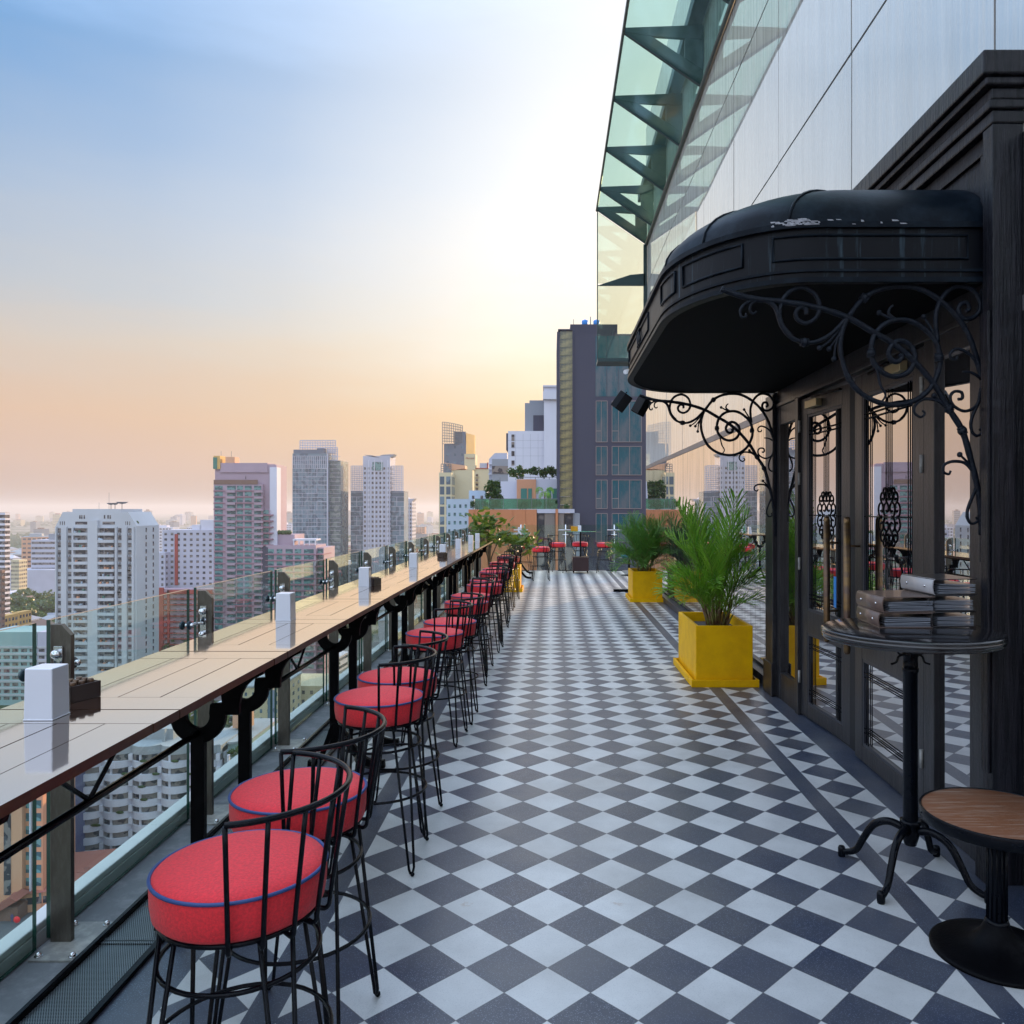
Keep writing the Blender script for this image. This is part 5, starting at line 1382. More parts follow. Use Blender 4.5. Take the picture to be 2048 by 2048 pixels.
bpy.context.view_layer.update(); me = bpy.data.meshes.new_from_object(fo); bpy.data.objects.remove(fo)
so = bpy.data.objects.new('sign_text', me); col.objects.link(so); me.materials.clear(); me.materials.append(M['b_red']); so.parent = t
wd_ = max(v.co.x for v in me.vertices); s_ = (PX(949, Y) - PX(932, Y)) / wd_
so.scale = (s_, s_, s_); so.rotation_euler = (R(90), 0, 0); so.location = (PX(932, Y) - t.location.x, -.75, PZ(918, Y) - t.location.z)
tower('blue_white_block', 893, 948, 998, 220, 12, 'b_lightblue', 'light blue white block in front of the cream hotel', 'building', cols=5, dz=2.3, win='w_teal', wfrac=.4, hfrac=.42, indiv=50)
tower('blue_white_annex', 938, 972, 981, 230, 12, 'b_lightblue', 'upper light blue annex behind the light blue block', 'building', cols=2, dz=6, wfrac=.3, hfrac=.2)
t, xl, xr, zt = tower('grey_block', 984, 1016, 918, 200, 20, 'b_grey', 'grey clad block with a dark glazed band', 'building', cols=1, wfrac=.01, right=False)
bbox('dark_band', 'w_dark', t, (PX(984, 200), PX(1016, 200), 199.8, 200, PZ(947, 200), PZ(932, 200)))
Y = 215.0; t = root('gabled_block', 995, 0, Y); k = MB()
k.prism([(PX(978, Y), GZ), (PX(1014, Y), GZ), (PX(1014, Y), PZ(906, Y)), (PX(990, Y), PZ(906, Y)), (PX(978, Y), PZ(918, Y))], Y, Y + 14, 'Y'); bd(k, 'wall', 'b_lilac', t)
k = MB()
for z in rows(PZ(926, Y), 1.4, PZ(955, Y)): k.box(PX(977, Y), PX(984, Y), Y - .6, Y, z - .4, z)
bd(k, 'balconies', 'b_whiter', t); tag(t, 'pale building with angled gable behind the grey block', 'building')
# big white stepped block
Y = 140.0; t = root('white_block', 1060, 0, Y)
bbox('wall', 'b_whiter', t, (PX(1016, Y), PX(1120, Y), Y, Y + 20, GZ, PZ(862, Y))); bbox('tall_wing', 'b_whiter', t, (PX(1088, Y), PX(1130, Y), Y - .6, Y + 16, GZ, PZ(775, Y)))
bbox('parapet', 'b_whiter', t, (PX(1086, Y), PX(1130, Y), Y - 1.2, Y + 16, PZ(800, Y), PZ(785, Y)), (PX(1086, Y), PX(1130, Y), Y - 1.0, Y + 16, PZ(775, Y), PZ(772, Y))); bbox('plant_box', 'b_grey', t, (PX(1049, Y), PX(1088, Y), Y + 2, Y + 14, PZ(862, Y), PZ(803, Y)), (PX(1058, Y), PX(1088, Y), Y + 3, Y + 14, PZ(803, Y), PZ(796, Y)))
bbox('louvre', 'b_dark', t, (PX(1066, Y), PX(1088, Y), Y + 1.9, Y + 2, PZ(860, Y), PZ(828, Y))); bbox('edge_strip', 'b_dark', t, (PX(1012, Y), PX(1016, Y), Y + .5, Y + 8, PZ(900, Y), PZ(866, Y)))
windows(t, [(PX(1023, Y), PX(1029, Y), Y - .06, Y, PZ(b, Y), PZ(a, Y)) for a, b in ((884, 895), (902, 912), (921, 931), (869, 882))], 'w_dark')
k = MB()
for a in (1031, 1046, 1061, 1076): k.box(PX(a, Y), PX(a, Y) + .03, Y - .012, Y, PZ(960, Y), PZ(868, Y))
for b in (881, 896, 912): k.box(PX(1016, Y), PX(1088, Y), Y - .010, Y, PZ(b, Y), PZ(b, Y) + .03)
bd(k, 'panel_joints', 'b_grey', t); tag(t, 'large plain white block with stepped roof boxes', 'building')
# dark slate tower
Y = 76.0; t = root('slate_tower', 1200, 0, Y)
bbox('wall', 'b_dark', t, (PX(1147, Y), PX(1300, Y), Y, Y + 14, GZ, PZ(668, Y)), (PX(1142, Y), PX(1240, Y), Y + 3, Y + 14, PZ(668, Y), PZ(634, Y)), (PX(1114, Y), PX(1119.5, Y), Y - .1, Y + 10, GZ, PZ(664, Y)), (PX(1145, Y), PX(1147, Y), Y - .15, Y + 2, GZ, PZ(660, Y)), (PX(1116, Y), PX(1147, Y), Y - .12, Y + 4, PZ(661, Y), PZ(658.5, Y)))
strip = []
for i in range(22): strip.append((PX(1119.8, Y), PX(1145, Y), Y + .1, Y + 1, PZ(661 + 16.6 * (i + 1) - .4, Y), PZ(661 + 16.6 * i, Y)))
windows(t, strip, 'w_olive', 'stair_glazing')
lst = []; fr = MB()
for j in range(6):
    vb = 888 + 66.5 * (j - 1) + 0
for (va, vb) in ((802, 884), (893, 950), (960, 1017), (1027, 1084)) :
    for (ua, ub, ms) in ((1192, 1214.5, (1202.5,)), (1224, 1283, (1237, 1259))):
        lst.append((PX(ua, Y), PX(ub, Y), Y - .02, Y + .05, PZ(vb, Y), PZ(va, Y)))
        fr.box(PX(ua, Y) - .03, PX(ua, Y) + .03, Y - .07, Y, PZ(vb, Y), PZ(va, Y)); fr.box(PX(ub, Y) - .03, PX(ub, Y) + .03, Y - .07, Y, PZ(vb, Y), PZ(va, Y))
        fr.box(PX(ua, Y), PX(ub, Y), Y - .075, Y, PZ(vb, Y) - .03, PZ(vb, Y) + .03); fr.box(PX(ua, Y), PX(ub, Y), Y - .075, Y, PZ(va, Y) - .03, PZ(va, Y) + .03)
        for m_ in ms: fr.box(PX(m_, Y) - .025, PX(m_, Y) + .025, Y - .07, Y, PZ(vb, Y), PZ(va, Y))
        vm = vb - (20 if vb - va < 70 else 22); fr.box(PX(ua, Y), PX(ms[0], Y), Y - .065, Y, PZ(vm, Y) - .03, PZ(vm, Y) + .03)
for (ua, ub) in ((1191, 1213), (1214, 1236), (1237, 1262), (1263, 1284)): lst.append((PX(ua, Y), PX(ub, Y), Y - .02, Y + .05, PZ(793, Y), PZ(672, Y)))
windows(t, lst, 'w_slate'); bd(fr, 'window_frames', 'b_frame', t)
for a in (1163, 1186):
    k = MB(); c = P3(a + 7, 634, Y + 5); c.z = PZ(634, Y); k.lathe([(.0001, 0), (.33, 0), (.33, .78), (.28, .86), (.12, .88), (.12, .93), (.0001, .93)], tuple(c), 20); bd(k, 'water_tank', 'blue', t)
k = MB(); c = P3(1147, 634, Y + 4); c.z = PZ(634, Y); k.tube([tuple(c), (c.x, c.y, c.z + .75)], .03, 5); c = P3(1181, 634, Y + 4); c.z = PZ(634, Y); k.tube([tuple(c), (c.x, c.y, c.z + 1.0)], .05, 5); bd(k, 'roof_mast', 'b_metal', t)
tag(t, 'dark slate tower with a tall strip of stair glazing and roof tanks', 'tower')
# orange terrace building
Y = 70.0; t = root('orange_annex', 1040, 0, Y)
bbox('orange_wall', 'b_orange', t, *[(PX(a, Y), PX(b, Y) - .03, Y, Y + 6, GZ, PZ(1019, Y)) for a, b in ((937, 950), (950, 975.5), (975.5, 1000.5), (1000.5, 1026), (1026, 1051.5), (1051.5, 1074))], (PX(937.5, Y), PX(1074, Y) - .1, Y + .06, Y + 6, GZ, PZ(1020, Y)), (PX(1111, Y), PX(1116, Y), Y - .1, Y + 4, GZ, PZ(1018, Y)))
bbox('lintel_band', 'b_lilac', t, (PX(1074, Y), PX(1111, Y), Y - .05, Y + 4, PZ(1026, Y), PZ(1018, Y)), (PX(1116, Y), PX(1149, Y), Y - .05, Y + 4, PZ(1026, Y), PZ(1018, Y)))
windows(t, [(PX(1076, Y), PX(1088, Y), Y + .1, Y + .2, PZ(1160, Y), PZ(1027, Y)), (PX(1089, Y), PX(1110, Y), Y + .1, Y + .2, PZ(1160, Y), PZ(1027, Y)), (PX(1117, Y), PX(1128, Y), Y + .1, Y + .2, PZ(1160, Y), PZ(1027, Y)), (PX(1129, Y), PX(1146, Y), Y + .3, Y + .4, PZ(1160, Y), PZ(1027, Y))], 'w_dark')
bbox('opaque_base', 'b_grey', t, (PX(1000, Y), PX(1160, Y), Y + .5, Y + 6, GZ, PZ(1027, Y)))
bbox('roof_deck', 'b_grey', t, (PX(938, Y), PX(1145, Y), Y + .07, Y + 14, PZ(1020.5, Y), PZ(1019, Y) + .003))
k = MB(); k.box(PX(949, Y), PX(1115, Y), Y + .3, Y + .33, PZ(1018, Y), PZ(998, Y)); bd(k, 'terrace_glass', 'tableglass', t)
k = MB(); k.box(PX(949, Y), PX(1115, Y), Y + .27, Y + .36, PZ(998, Y), PZ(997, Y))
for a in (949, 953, 957, 961, 965, 977, 1006, 1034, 1063, 1092): k.box(PX(a, Y), PX(a, Y) + .03, Y + .26, Y + .3, PZ(1018, Y), PZ(997, Y))
bd(k, 'terrace_railing', 'b_metal', t); tag(t, 'orange panelled annex with a glass railed roof terrace', 'building')
Y2 = 79.0; t = root('roof_pavilion', 1070, 0, Y2, 1.7)
bbox('wall', 'b_whiter', t, (PX(1032, Y2), PX(1120, Y2), Y2, Y2 + 6, 1.7, PZ(958, Y2)), (PX(1000, Y2), PX(1034, Y2), Y2 + 1, Y2 + 6, 1.7, PZ(962, Y2))); bbox('peach_bay', 'b_peach2', t, (PX(1034, Y2), PX(1072, Y2), Y2 - .3, Y2, 1.7, PZ(959, Y2)))
windows(t, [(PX(1042, Y2), PX(1054, Y2), Y2 - .36, Y2 - .3, 1.75, PZ(977, Y2)), (PX(1056.5, Y2), PX(1064, Y2), Y2 - .36, Y2 - .3, 1.75, PZ(977, Y2)), (PX(1094, Y2), PX(1102, Y2), Y2 - .06, Y2, 1.75, PZ(977, Y2)), (PX(1105, Y2), PX(1115, Y2), Y2 - .06, Y2, 1.75, PZ(977, Y2))], 'b_green')
bbox('roof_rail', 'b_metal', t, (PX(1037, Y2), PX(1118, Y2), Y2, Y2 + .05, PZ(955, Y2), PZ(954, Y2)), *[(PX(a, Y2), PX(a, Y2) + .06, Y2, Y2 + .06, PZ(959, Y2), PZ(954, Y2)) for a in (1037, 1070, 1098, 1117)])
tag(t, 'white and peach roof pavilion with green windows', 'pavilion')

def bush(name, c, r_, n, ls, seed, label, catg, group=None, sq=(1, 1, 1), mat='tree', trunk=None, kind=None):
    rnd = random.Random(seed); t = empty(name, c); k = MB()
    cl = [(Vector((max(-1, min(1, rnd.gauss(0, .5))) * sq[0], max(-1, min(1, rnd.gauss(0, .5))) * sq[1], rnd.uniform(-.5, .8) * sq[2])) * r_, r_ * rnd.uniform(.25, .5)) for _ in range(14)]
    for i in range(n):
        cc, cr = rnd.choice(cl); d = Vector((rnd.gauss(0, 1), rnd.gauss(0, 1), rnd.gauss(0, 1))).normalized(); p = cc + d * cr * rnd.uniform(.55, 1.05)
        a = (d + Vector((rnd.gauss(0, .6), rnd.gauss(0, .6), rnd.gauss(0, .6)))).normalized(); s_ = a.orthogonal().normalized(); u_ = a.cross(s_); L = ls * rnd.uniform(.6, 1.3)
        k.add([p - s_ * L * .5, p + u_ * L * .5, p + s_ * L * .5, p - u_ * L * .5], [(0, 1, 2, 3)], 0, False)
    k.build('crown', mat, t)
    if trunk:
        k = MB(); k.tube([(0, 0, -trunk), (r_ * .06, 0, -trunk * .4), (0, 0, r_ * .3)], [r_ * .10, r_ * .08, r_ * .04], 6); k.build('trunk', 'bark', t)
    if label: tag(t, label, catg, group, kind)
    return t
bush('terrace_tree', (PX(984, 74), 74, 3.2), .95, 1500, .20, 1, 'round leafy tree on the roof terrace above the orange wall', 'tree', sq=(.8, .8, 1.3), trunk=1.5)
bush('terrace_hedge', (PX(1040, 71.5), 71.5, 2.05), 1.0, 2600, .12, 2, 'long clipped hedge along the roof terrace railing', 'hedge', sq=(4.2, .4, .35))
bush('roof_shrub', (PX(1040, 82), 82, PZ(948, 82)), .9, 900, .2, 3, 'left shrub on the roof pavilion', 'shrub', 'shrubs on the roof pavilion', sq=(1.2, .7, .9))
bush('roof_shrub', (PX(1083, 82), 82, PZ(947, 82)), .95, 1300, .2, 4, 'wide right shrub on the roof pavilion', 'shrub', 'shrubs on the roof pavilion', sq=(1.9, .7, .6))
t = empty('terrace_palm', (PX(1089, 74), 74, 1.7)); k = MB(); k.tube([(0, 0, 0), (.03, 0, 1.5)], .08, 7); k.build('trunk', 'bark', t)
fr_ = frond(1.1, 16, .06, .3, R(45), 5).build('frond', ['palm', 'stem'], t)
for i in range(14):
    o = fr_ if i == 0 else fr_.copy()
    if i: col.objects.link(o); o.parent = t
    o.location = (0, 0, 1.4); o.rotation_euler = (0, R(15 + (i % 4) * 18), R(i * 137.5))
tag(t, 'small palm on the roof terrace in front of the green windows', 'palm')

# ---- near low buildings seen below through the glass
Y = 160.0; t = root('orange_hotel', 30, 0, Y)
bbox('wall', 'b_peach', t, (PX(-80, Y), PX(44, Y), Y, Y + 12, GZ, PZ(1480, Y))); bbox('side_wing', 'b_peach2', t, (PX(44, Y), PX(79, Y), Y + 1, Y + 12, GZ, PZ(1560, Y)))
bbox('glass_strip', 'w_dark', t, (PX(8, Y), PX(22, Y), Y - .1, Y, PZ(1790, Y), PZ(1480, Y)))
windows(t, [(PX(a, Y), PX(b, Y), Y + .9, Y + 1, PZ(1594 + 26 * j, Y), PZ(1578 + 26 * j, Y)) for j in range(9) for a, b in ((45.5, 53), (60, 76))], 'w_teal'); bbox('white_pipe', 'b_whiter', t, (PX(55, Y), PX(58, Y), Y + .5, Y + 1, -78, PZ(1560, Y)))
k = MB(); k.prism([(PX(5, Y), PZ(1802, Y)), (PX(46, Y), PZ(1776, Y)), (PX(60, Y), PZ(1783, Y)), (PX(18, Y), PZ(1808, Y))], Y - 4, Y - .1, 'Y'); bd(k, 'porch_roof', 'b_roofred', t); bbox('porch_wall', 'b_brown', t, (PX(12, Y), PX(55, Y), Y - 3, Y, GZ, PZ(1800, Y)))
tag(t, 'peach coloured hotel wing with dark glazed strip at the lower left', 'hotel')
t = root('violet_block', 92, 0, 172); bbox('wall', 'b_navy', t, (PX(79, 172), PX(113, 172), 172, 186, GZ, PZ(1540, 172))); bbox('roof', 'b_grey', t, (PX(78, 172), PX(114, 172), 171.5, 186, PZ(1540, 172), PZ(1537, 172))); tag(t, 'plain violet blue side block beside the peach hotel', 'building')
# curved white condominium
Y = 184.0; t = root('curved_condominium', 250, 0, Y)
def wavy(y0, amp, u0=120, u1=445, n=66):
    out = []
    for i in range(n + 1):
        u = u0 + (u1 - u0) * i / n; ph = ((u - 150) / 58.0) % 1.0
        bump_ = max(0, math.sin(PI * min(1, ph / .92))) ** .55 if ph < .92 else 0
        out.append((PX(u, Y), y0 - amp * bump_ - (1.6 if 165 < u else 0) * 0))
    return out
dzc = 25.4 * Y / 1585
zc = PZ(1506, Y)
k = MB(); w_ = MB(); gl = []
bbox('wall', 'b_whiter', t, (PX(120, Y), PX(445, Y), Y, Y + 14, GZ, zc + 1.2))
for i, z in enumerate(rows(zc, dzc, GZ + 2)):
    p = wavy(Y, 2.2); poly = p + [(p[-1][0], Y + 1), (p[0][0], Y + 1)]
    k.prism(poly, z - dzc, z - dzc + 1.55, 'Z', sm=False)
    pw = wavy(Y, 1.5); w_.prism(pw + [(pw[-1][0], Y + .5), (pw[0][0], Y + .5)], z - dzc + 1.56, z + .0, 'Z', sm=False)
bd(k, 'balcony_bands', 'b_whiter', t); bd(w_, 'window_bands', 'w_dark', t)
k = MB()
for i in range(6):
    u = 150 + 58 * i; 
    for z in rows(zc, dzc, GZ + 2): k.box(PX(u - 5, Y), PX(u + 3, Y), Y - 1.0, Y, z - dzc + 1.5, z + .02); k.box(PX(u + 20, Y), PX(u + 24, Y), Y - 1.75, Y - 1, z - dzc + 1.5, z + .02)
bd(k, 'piers', 'b_whiter', t)
k = MB(); p = wavy(Y, 1.8); k.prism(p + [(p[-1][0], Y + 14), (p[0][0], Y + 14)], zc + .1, zc + 2.0, 'Z'); k.box(PX(230, Y), PX(330, Y), Y + 4, Y + 10, zc + 2, zc + 4.5); k.box(PX(316, Y), PX(321, Y), Y + 2, Y + 3, zc + 2, zc + 5); bd(k, 'roof', 'b_roofgrey', t)
k = MB(); rr_ = random.Random(12)
for i in range(26):
    z = zc - dzc * rr_.randint(1, 8) + 1.7; u = rr_.uniform(165, 400); k.sphere((PX(u, Y), Y - 2.0, z), .45, 6, 0, (2.2, .8, .8))
bd(k, 'balcony_plants', 'tree', t); tag(t, 'white condominium with wavy curved balconies below the counter', 'building')
# curved green roof building, annex, beige block
Y = 190.0; t = root('green_roof_building', 455, 0, Y)
k = MB(); k.prism([(PX(430 + 3 * i, Y), Y - 3 * math.sin(PI * i / 24)) for i in range(25)] + [(PX(502, Y), Y + 18), (PX(430, Y), Y + 18)], GZ, PZ(1480, Y), 'Z'); bd(k, 'wall', 'b_teal', t); k = MB(); k.prism([(PX(428 + 3.2 * i, Y), Y - 3.6 * math.sin(PI * i / 24)) for i in range(25)] + [(PX(505, Y), Y + 18), (PX(428, Y), Y + 18)], PZ(1480, Y), PZ(1476, Y), 'Z'); bd(k, 'roof', 'b_roofgrey', t)
bbox('pergola', 'b_peach', t, (PX(445, Y), PX(480, Y), Y + 6, Y + 9, PZ(1470, Y), PZ(1438, Y))); tag(t, 'round fronted green grey building with a flat pale roof', 'building')
for i, (u, v, s) in enumerate(((437, 1503, 1), (466, 1506, 1.2), (476, 1500, 1.3))):
    bush('balcony_shrub', (PX(u, 186), 186, PZ(v, 186)), .9 * s, 260, .35, 40 + i, ['left', 'middle', 'right'][i] + ' small shrub on the balcony of the round fronted building', 'shrub', 'shrubs on the round fronted building', mat='leaf')
Y = 240.0
t, xl, xr, zt = tower('beige_block', 484, 560, 1375, Y, 20, 'b_cream', 'beige block with square windows and a blue glazed stair strip', 'building', cols=5, dz=16.7 * Y / 1585, wfrac=.32, hfrac=.45, win='w_blue', indiv=60)
bbox('glass_strip', 'w_blue', t, (PX(536, Y), PX(550, Y), Y - .3, Y, GZ, PZ(1380, Y))); bbox('roof', 'b_roofgrey', t, (PX(482, Y), PX(562, Y), Y - .5, Y + 20.5, zt, zt + .6))
tower('cream_block', 566, 680, 1372, 262, 20, 'b_cream', 'cream block with a flat grey roof behind the bar stools', 'building', cols=7, dz=3.0, wfrac=.35, hfrac=.4, win='w_dark', indiv=40)
tower('pale_block', 690, 800, 1345, 300, 20, 'b_teal', 'greenish white block low behind the middle stools', 'building', cols=8, dz=3.0, wfrac=.4, hfrac=.45)
tower('teal_block', -30, 74, 1264, 330, 18, 'b_teal', 'pale teal apartment block beyond the nearest glass pane', 'building', cols=6, dz=2.85, wfrac=.7, hfrac=.45, slab='b_white', slabh=.8, topgap=7)
tower('lilac_block', 75, 108, 1264, 330, 18, 'b_lilac', 'lilac white end of the low block left of the white tower', 'building', cols=2, dz=2.85, wfrac=.7, hfrac=.45, slab='b_white', slabh=.8, topgap=7)
tower('orange_block', 24, 38, 1225, 420, 10, 'b_gold', 'small orange block among the trees', 'building', cols=2, dz=3.2)
tower('orange_slab', -10, 9, 1232, 400, 10, 'b_gold', 'orange wall at the left edge', 'building', cols=2, dz=3.2)
# red roofed houses, court and pool
def house(u, v, Y, w_, d_, h_, rz, roofm, wallm, label, group=None, name='house'):
    c = Vector((PX(u, Y), Y, GZ)); t = empty(name, c, rz)
    k = MB(); k.box(-w_/2, w_/2, -d_/2, d_/2, 0, h_); k.build('wall', wallm, t)
    k = MB(); o_ = .6; hh_ = d_ * .22
    vs = [(-w_/2 - o_, -d_/2 - o_, h_), (w_/2 + o_, -d_/2 - o_, h_), (w_/2 + o_, d_/2 + o_, h_), (-w_/2 - o_, d_/2 + o_, h_), (-w_/2 + d_ * .3, 0, h_ + hh_), (w_/2 - d_ * .3, 0, h_ + hh_)]
    k.add(vs, [(0, 1, 5, 4), (1, 2, 5), (2, 3, 4, 5), (3, 0, 4), (3, 2, 1, 0)]); k.build('roof', roofm, t)
    k = MB(); k.box(-w_/2 * .85, w_/2 * .85, -d_/2 - .06, -d_/2, h_ * .4, h_ * .75); k.build('window_band', 'w_dark', t)
    tag(t, label, 'house', group)
house(120, 0, 166, 14, 9, 4, R(18), 'b_roofred', 'b_peach', 'red roofed pavilion left of the nearest steel post', 'red roofed houses below the terrace')
house(150, 0, 172, 22, 10, 5, R(14), 'b_roofred', 'b_whiter', 'long red roofed house at the foot of the wavy condominium', 'red roofed houses below the terrace')
house(196, 0, 163, 18, 9, 4, R(-20), 'b_roofred', 'b_whiter', 'red roofed house half hidden by the parapet', 'red roofed houses below the terrace')
k = MB(); k.box(PX(-60, 150), PX(110, 150), 138, 166, GZ + .004, GZ + .05); tag(k.build('forecourt', 'b_asphalt'), kind='structure')
pm = pmat('pool_water', (.02, .42, .52), .08, var=.2, vscale=.5); M['pool'] = pm
t = empty('swimming_pool', (PX(0, 148), 146, GZ)); k = MB(); k.box(-16, 5.0, -7.5, 3.5, .06, .30); k.build('pool_edge', 'b_cream', t); k = MB(); k.box(-15.5, 4.4, -7.2, 2.9, .30, .33); k.build('water', 'pool', t); tag(t, 'turquoise swimming pool with pale edge far below at the lower left', 'swimming pool')
def mkperson(loc, matn, label):
    t = empty('person', loc)
    V = [(0, 0, .95), (0, 0, 1.25), (0, 0, 1.46), (0, 0, 1.58), (0, 0, 1.72), (.2, 0, 1.42), (.27, .03, 1.15), (.25, -.08, .90), (-.2, 0, 1.42), (-.27, .03, 1.15), (-.25, -.08, .90), (.1, 0, .88), (.11, -.06, .48), (.11, 0, .05), (-.1, 0, .88), (-.11, .08, .48), (-.12, .12, .05)]
    Ed = [(0, 1), (1, 2), (2, 3), (3, 4), (2, 5), (5, 6), (6, 7), (2, 8), (8, 9), (9, 10), (0, 11), (11, 12), (12, 13), (0, 14), (14, 15), (15, 16)]
    rad = [.14, .14, .12, .055, .095, .06, .045, .035, .06, .045, .035, .09, .065, .045, .09, .065, .045]
    me = bpy.data.meshes.new('body'); me.from_pydata(V, Ed, []); me.materials.append(M[matn])
    o = bpy.data.objects.new('body', me); col.objects.link(o); o.parent = t
    o.modifiers.new('skin', 'SKIN')
    if not me.skin_vertices: me.attributes.new('skin', 'FLOAT', 'POINT')
    try:
        for i, r_ in enumerate(rad): me.skin_vertices[0].data[i].radius = (r_, r_)
        me.skin_vertices[0].data[0].use_root = True
    except Exception as e: print('skin', e)
    sb_ = o.modifiers.new('sub', 'SUBSURF'); sb_.levels = 1; sb_.render_levels = 1
    tag(t, label, 'person'); return t
mkperson((PX(34, 158), 156.5, GZ + .05), 'b_navy', 'person in dark clothes standing by the porch of the peach hotel')
t = empty('red_board', (PX(44, 157), 155.5, GZ + .05)); k = MB(); k.lathe([(.0001, -.08), (.62, -.08), (.66, 0), (.62, .08), (.0001, .08)], (0, 0, 1.05), 20, axis='Y'); k.build('disc', 'red', t); k = MB(); k.tube([(0, 0, 0), (0, 0, .5)], .05, 6); k.build('stand', 'b_metal', t); tag(t, 'round red sign standing on the hotel forecourt', 'sign')

# ---- low houses, blocks and trees out to the horizon
rnd = random.Random(77)
wm = ['b_white', 'b_cream', 'b_lilac', 'b_peach', 'b_whiter', 'b_grey', 'b_teal', 'b_brown', 'b_lightblue']; rm = ['b_roofgrey', 'b_roofred', 'b_grey', 'b_roofgrey', 'b_whiter', 'b_brown']
def sprawl_proto(i, kind):
    w0, r0 = wm[i % len(wm)], rm[i % len(rm)]
    t = empty('low_house' if kind == 0 else 'distant_block', (0, 0, GZ))
    k = MB(); k.box(-.5, .5, -.5, .5, 0, 1)
    k.build('wall', w0, t)
    k = MB()
    if kind == 0: k.add([(-.53, -.53, 1), (.53, -.53, 1), (.53, .53, 1), (-.53, .53, 1), (-.3, 0, 1.35), (.3, 0, 1.35)], [(0, 1, 5, 4), (1, 2, 5), (2, 3, 4, 5), (3, 0, 4), (3, 2, 1, 0)])
    else: k.box(-.3, .1, -.2, .3, 1, 1.08); k.box(-.5, .5, -.5, .5, 1.001, 1.012)
    k.build('roof', r0, t)
    k = MB(); nb = 2 if kind == 0 else 9
    for j in range(nb): 
        if kind == 0: k.box(-.45, .45, -.51, -.5, (j + .35) / nb, (j + .7) / nb)
        else:
            for c in range(6): k.box(-.46 + c * .155, -.36 + c * .155, -.51, -.5, (j + .35) / nb, (j + .75) / nb)
    k.build('windows', 'w_dark', t)
    return t
occ = [(-188, 308, 30), (-130, 345, 35), (-170, 430, 30), (-190, 620, 40), (-130, 640, 40), (-430, 700, 40), (-110, 165, 60), (-150, 190, 60), (-95, 240, 30), (-230, 335, 30), (-70, 520, 20)]
def free(x, y, r_): return all((x - a) ** 2 + (y - b) ** 2 > (r_ + c) ** 2 * .7 for a, b, c in occ)
GAPS = [(62, 'left of the banded office block'), (111, 'beside the banded office block'), (309, 'behind the white apartment tower'), (430, 'near the red striped block'), (556, 'behind the mauve tower'),
        (585, 'between the mauve and the blue glass towers'), (677, 'behind the blue glass tower'), (699, 'between the two lattice topped towers'), (826, 'behind the winged tower'), (888, 'between the winged tower and the lattice screen tower'), (3000, 'behind the orange annex')]
LOOKS = [('white', 'grey roofed'), ('cream', 'red roofed'), ('lilac', 'dark grey roofed'), ('peach', 'grey roofed'), ('bright white', 'white roofed'), ('grey', 'brown roofed')]
placed = []
def place(o, kind, look, x, y): placed.append((o, kind, look, 1103.5 + 1585 * x / y, y))
def nth(i): return 'nearest' if i == 0 else (ordn[i] + ' nearest' if i < len(ordn) else str(i + 1) + 'th nearest')
def label_all():
    placed.sort(key=lambda p: p[4]); cnt = {}
    for o, kind, look, u, y in placed:
        gap = next(n for lim, n in GAPS if u < lim)
        i = cnt.get((kind, look, gap), 0); cnt[(kind, look, gap)] = i + 1
        if kind == 'house': tag(o, '%s %s %s house %s' % (nth(i), LOOKS[look][1], LOOKS[look][0], gap), 'house', 'low houses of the city below')
        elif kind == 'block': tag(o, '%s hazy far %s block %s' % (nth(i), LOOKS[look][0], gap), 'building', 'far blocks fading into the haze')
        else: tag(o, '%s %s leafy tree %s' % (nth(i), ['broad', 'round', 'ragged', 'dense'][look], gap), 'tree', 'trees between the low houses')
protoH = [sprawl_proto(i, 0) for i in range(6)]; nH = 0
for _ in range(2000):
    if nH >= 150: break
    d = 230 * (1 + 9 * rnd.random() ** 1.6); az = rnd.uniform(-36, -8)
    if rnd.random() < .3: az = rnd.uniform(-36, -31); d = rnd.uniform(380, 1500)
    x, y = d * math.tan(R(az)), d
    w_, dd, h_ = rnd.uniform(12, 34), rnd.uniform(10, 24), rnd.uniform(4, 14)
    if not free(x, y, w_ / 2): continue
    occ.append((x, y, w_ * .5)); i = nH % 6
    o = protoH[i] if nH < 6 else copy_tree(protoH[i])
    o.location = (x, y, GZ); o.scale = (w_, dd, h_); o.rotation_euler = (0, 0, rnd.choice([0, 1]) * PI / 2 + R(rnd.uniform(-20, 20)))
    place(o, 'house', i, x, y); nH += 1
protoB = [sprawl_proto(i, 1) for i in range(6)]; nB = 0
for _ in range(1500):
    if nB >= 110: break
    d = 700 * (1 + 9 * rnd.random() ** 1.5); az = rnd.uniform(-36, -8)
    x, y = d * math.tan(R(az)), d
    w_, dd, h_ = rnd.uniform(18, 45), rnd.uniform(15, 30), rnd.uniform(18, 52)
    if d > 2500 and rnd.random() < .3: h_ = rnd.uniform(55, 78)
    if not free(x, y, w_ / 2): continue
    occ.append((x, y, w_ * .5)); i = nB % 6
    o = protoB[i] if nB < 6 else copy_tree(protoB[i])
    o.location = (x, y, GZ); o.scale = (w_, dd, h_); o.rotation_euler = (0, 0, R(rnd.uniform(-25, 25)))
    place(o, 'block', i, x, y); nB += 1
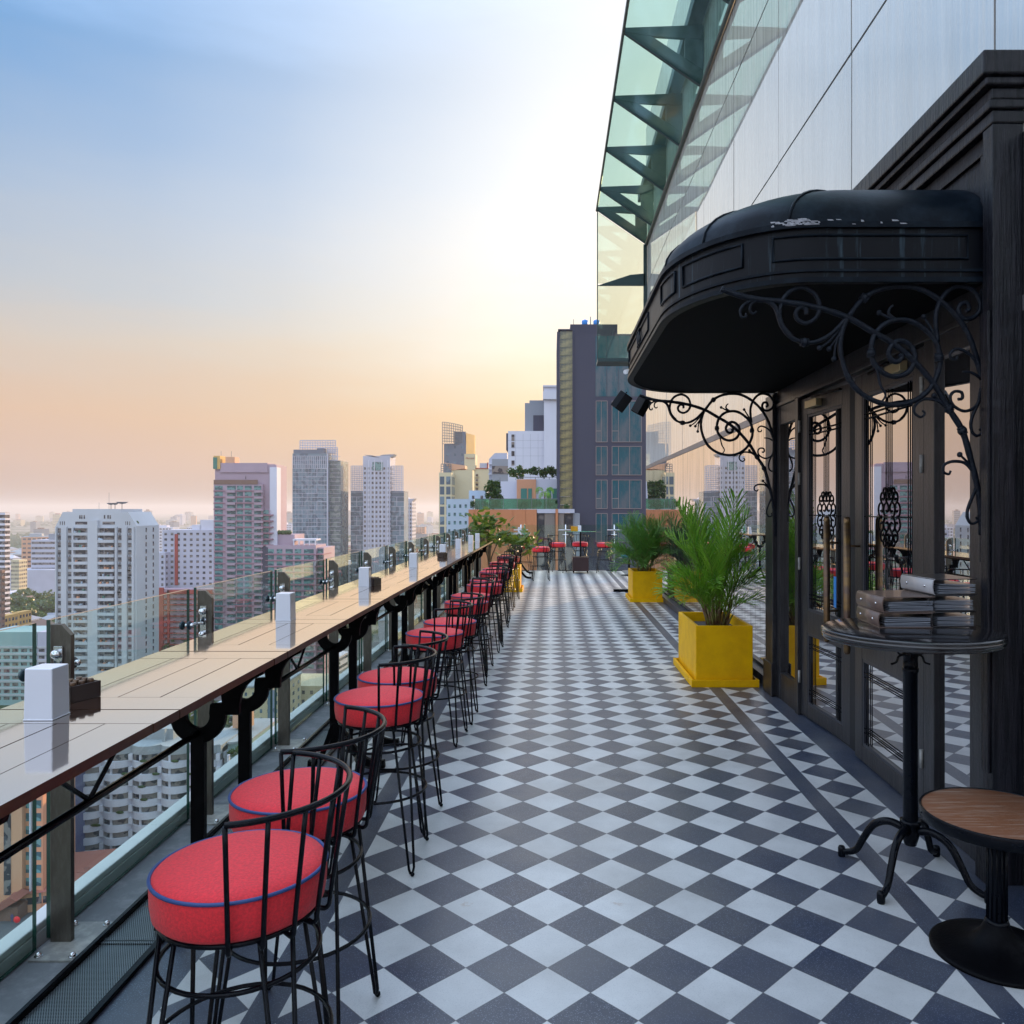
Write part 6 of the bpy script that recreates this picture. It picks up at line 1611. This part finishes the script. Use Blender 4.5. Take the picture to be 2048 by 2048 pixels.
TP = [bush('city_tree', (0, 0, GZ), 6, 420, 1.5, 60 + i, None, None, sq=(1, 1, .7), trunk=5) for i in range(4)]
nT = 0
for _ in range(3000):
    if nT >= 200: break
    d = 170 * (1 + 6 * rnd.random() ** 1.5); az = rnd.uniform(-36, -12)
    if rnd.random() < .6: d = rnd.uniform(380, 640); az = rnd.uniform(-36, -31.5)
    x, y = d * math.tan(R(az)), d
    if not free(x, y, 3): continue
    o = TP[nT] if nT < 4 else copy_tree(TP[nT % 4]); s_ = rnd.uniform(.8, 1.7)
    o.location = (x, y, GZ + 6 * s_); o.scale = (s_, s_, s_); o.rotation_euler = (0, 0, rnd.uniform(0, 6)); place(o, 'tree', nT % 4, x, y); nT += 1
label_all()
# far wooded belt that reads as one mass
k = MB()
for i in range(9000):
    d = rnd.uniform(900, 5500); az = rnd.uniform(-37, -5); x, y = d * math.tan(R(az)), d; s_ = rnd.uniform(5, 13)
    if math.sin(x * .004) + math.sin(y * .003 + 1) + rnd.uniform(-.7, .7) < .2: continue
    a = rnd.uniform(0, PI); h_ = rnd.uniform(5, 11)
    k.add([(x + s_ * math.cos(a + q * 1.257), y + s_ * math.sin(a + q * 1.257), GZ + .3) for q in range(5)] + [(x, y, GZ + h_)] , [(0, 1, 5), (1, 2, 5), (2, 3, 5), (3, 4, 5), (4, 0, 5)], 0)
tag(k.build('distant_woods', 'tree'), kind='stuff')

# ================================================================ HAZE
HAZE = True
if HAZE:
    m = bpy.data.materials.new('haze_air'); m.use_nodes = True; g = NG(m.node_tree); g.n.clear()
    pv = g.new('ShaderNodeVolumePrincipled'); pv.inputs['Color'].default_value = (.95, .90, .88, 1); pv.inputs['Density'].default_value = .00017; pv.inputs['Anisotropy'].default_value = .2
    o_ = g.new('ShaderNodeOutputMaterial'); g.l.new(pv.outputs[0], o_.inputs['Volume']); M['haze'] = m
    k = MB(); k.box(-14050, 9050, -3050, 14050, GZ - 1, 60); tag(k.build('haze', 'haze'), kind='stuff')
print('objects', len(bpy.data.objects))
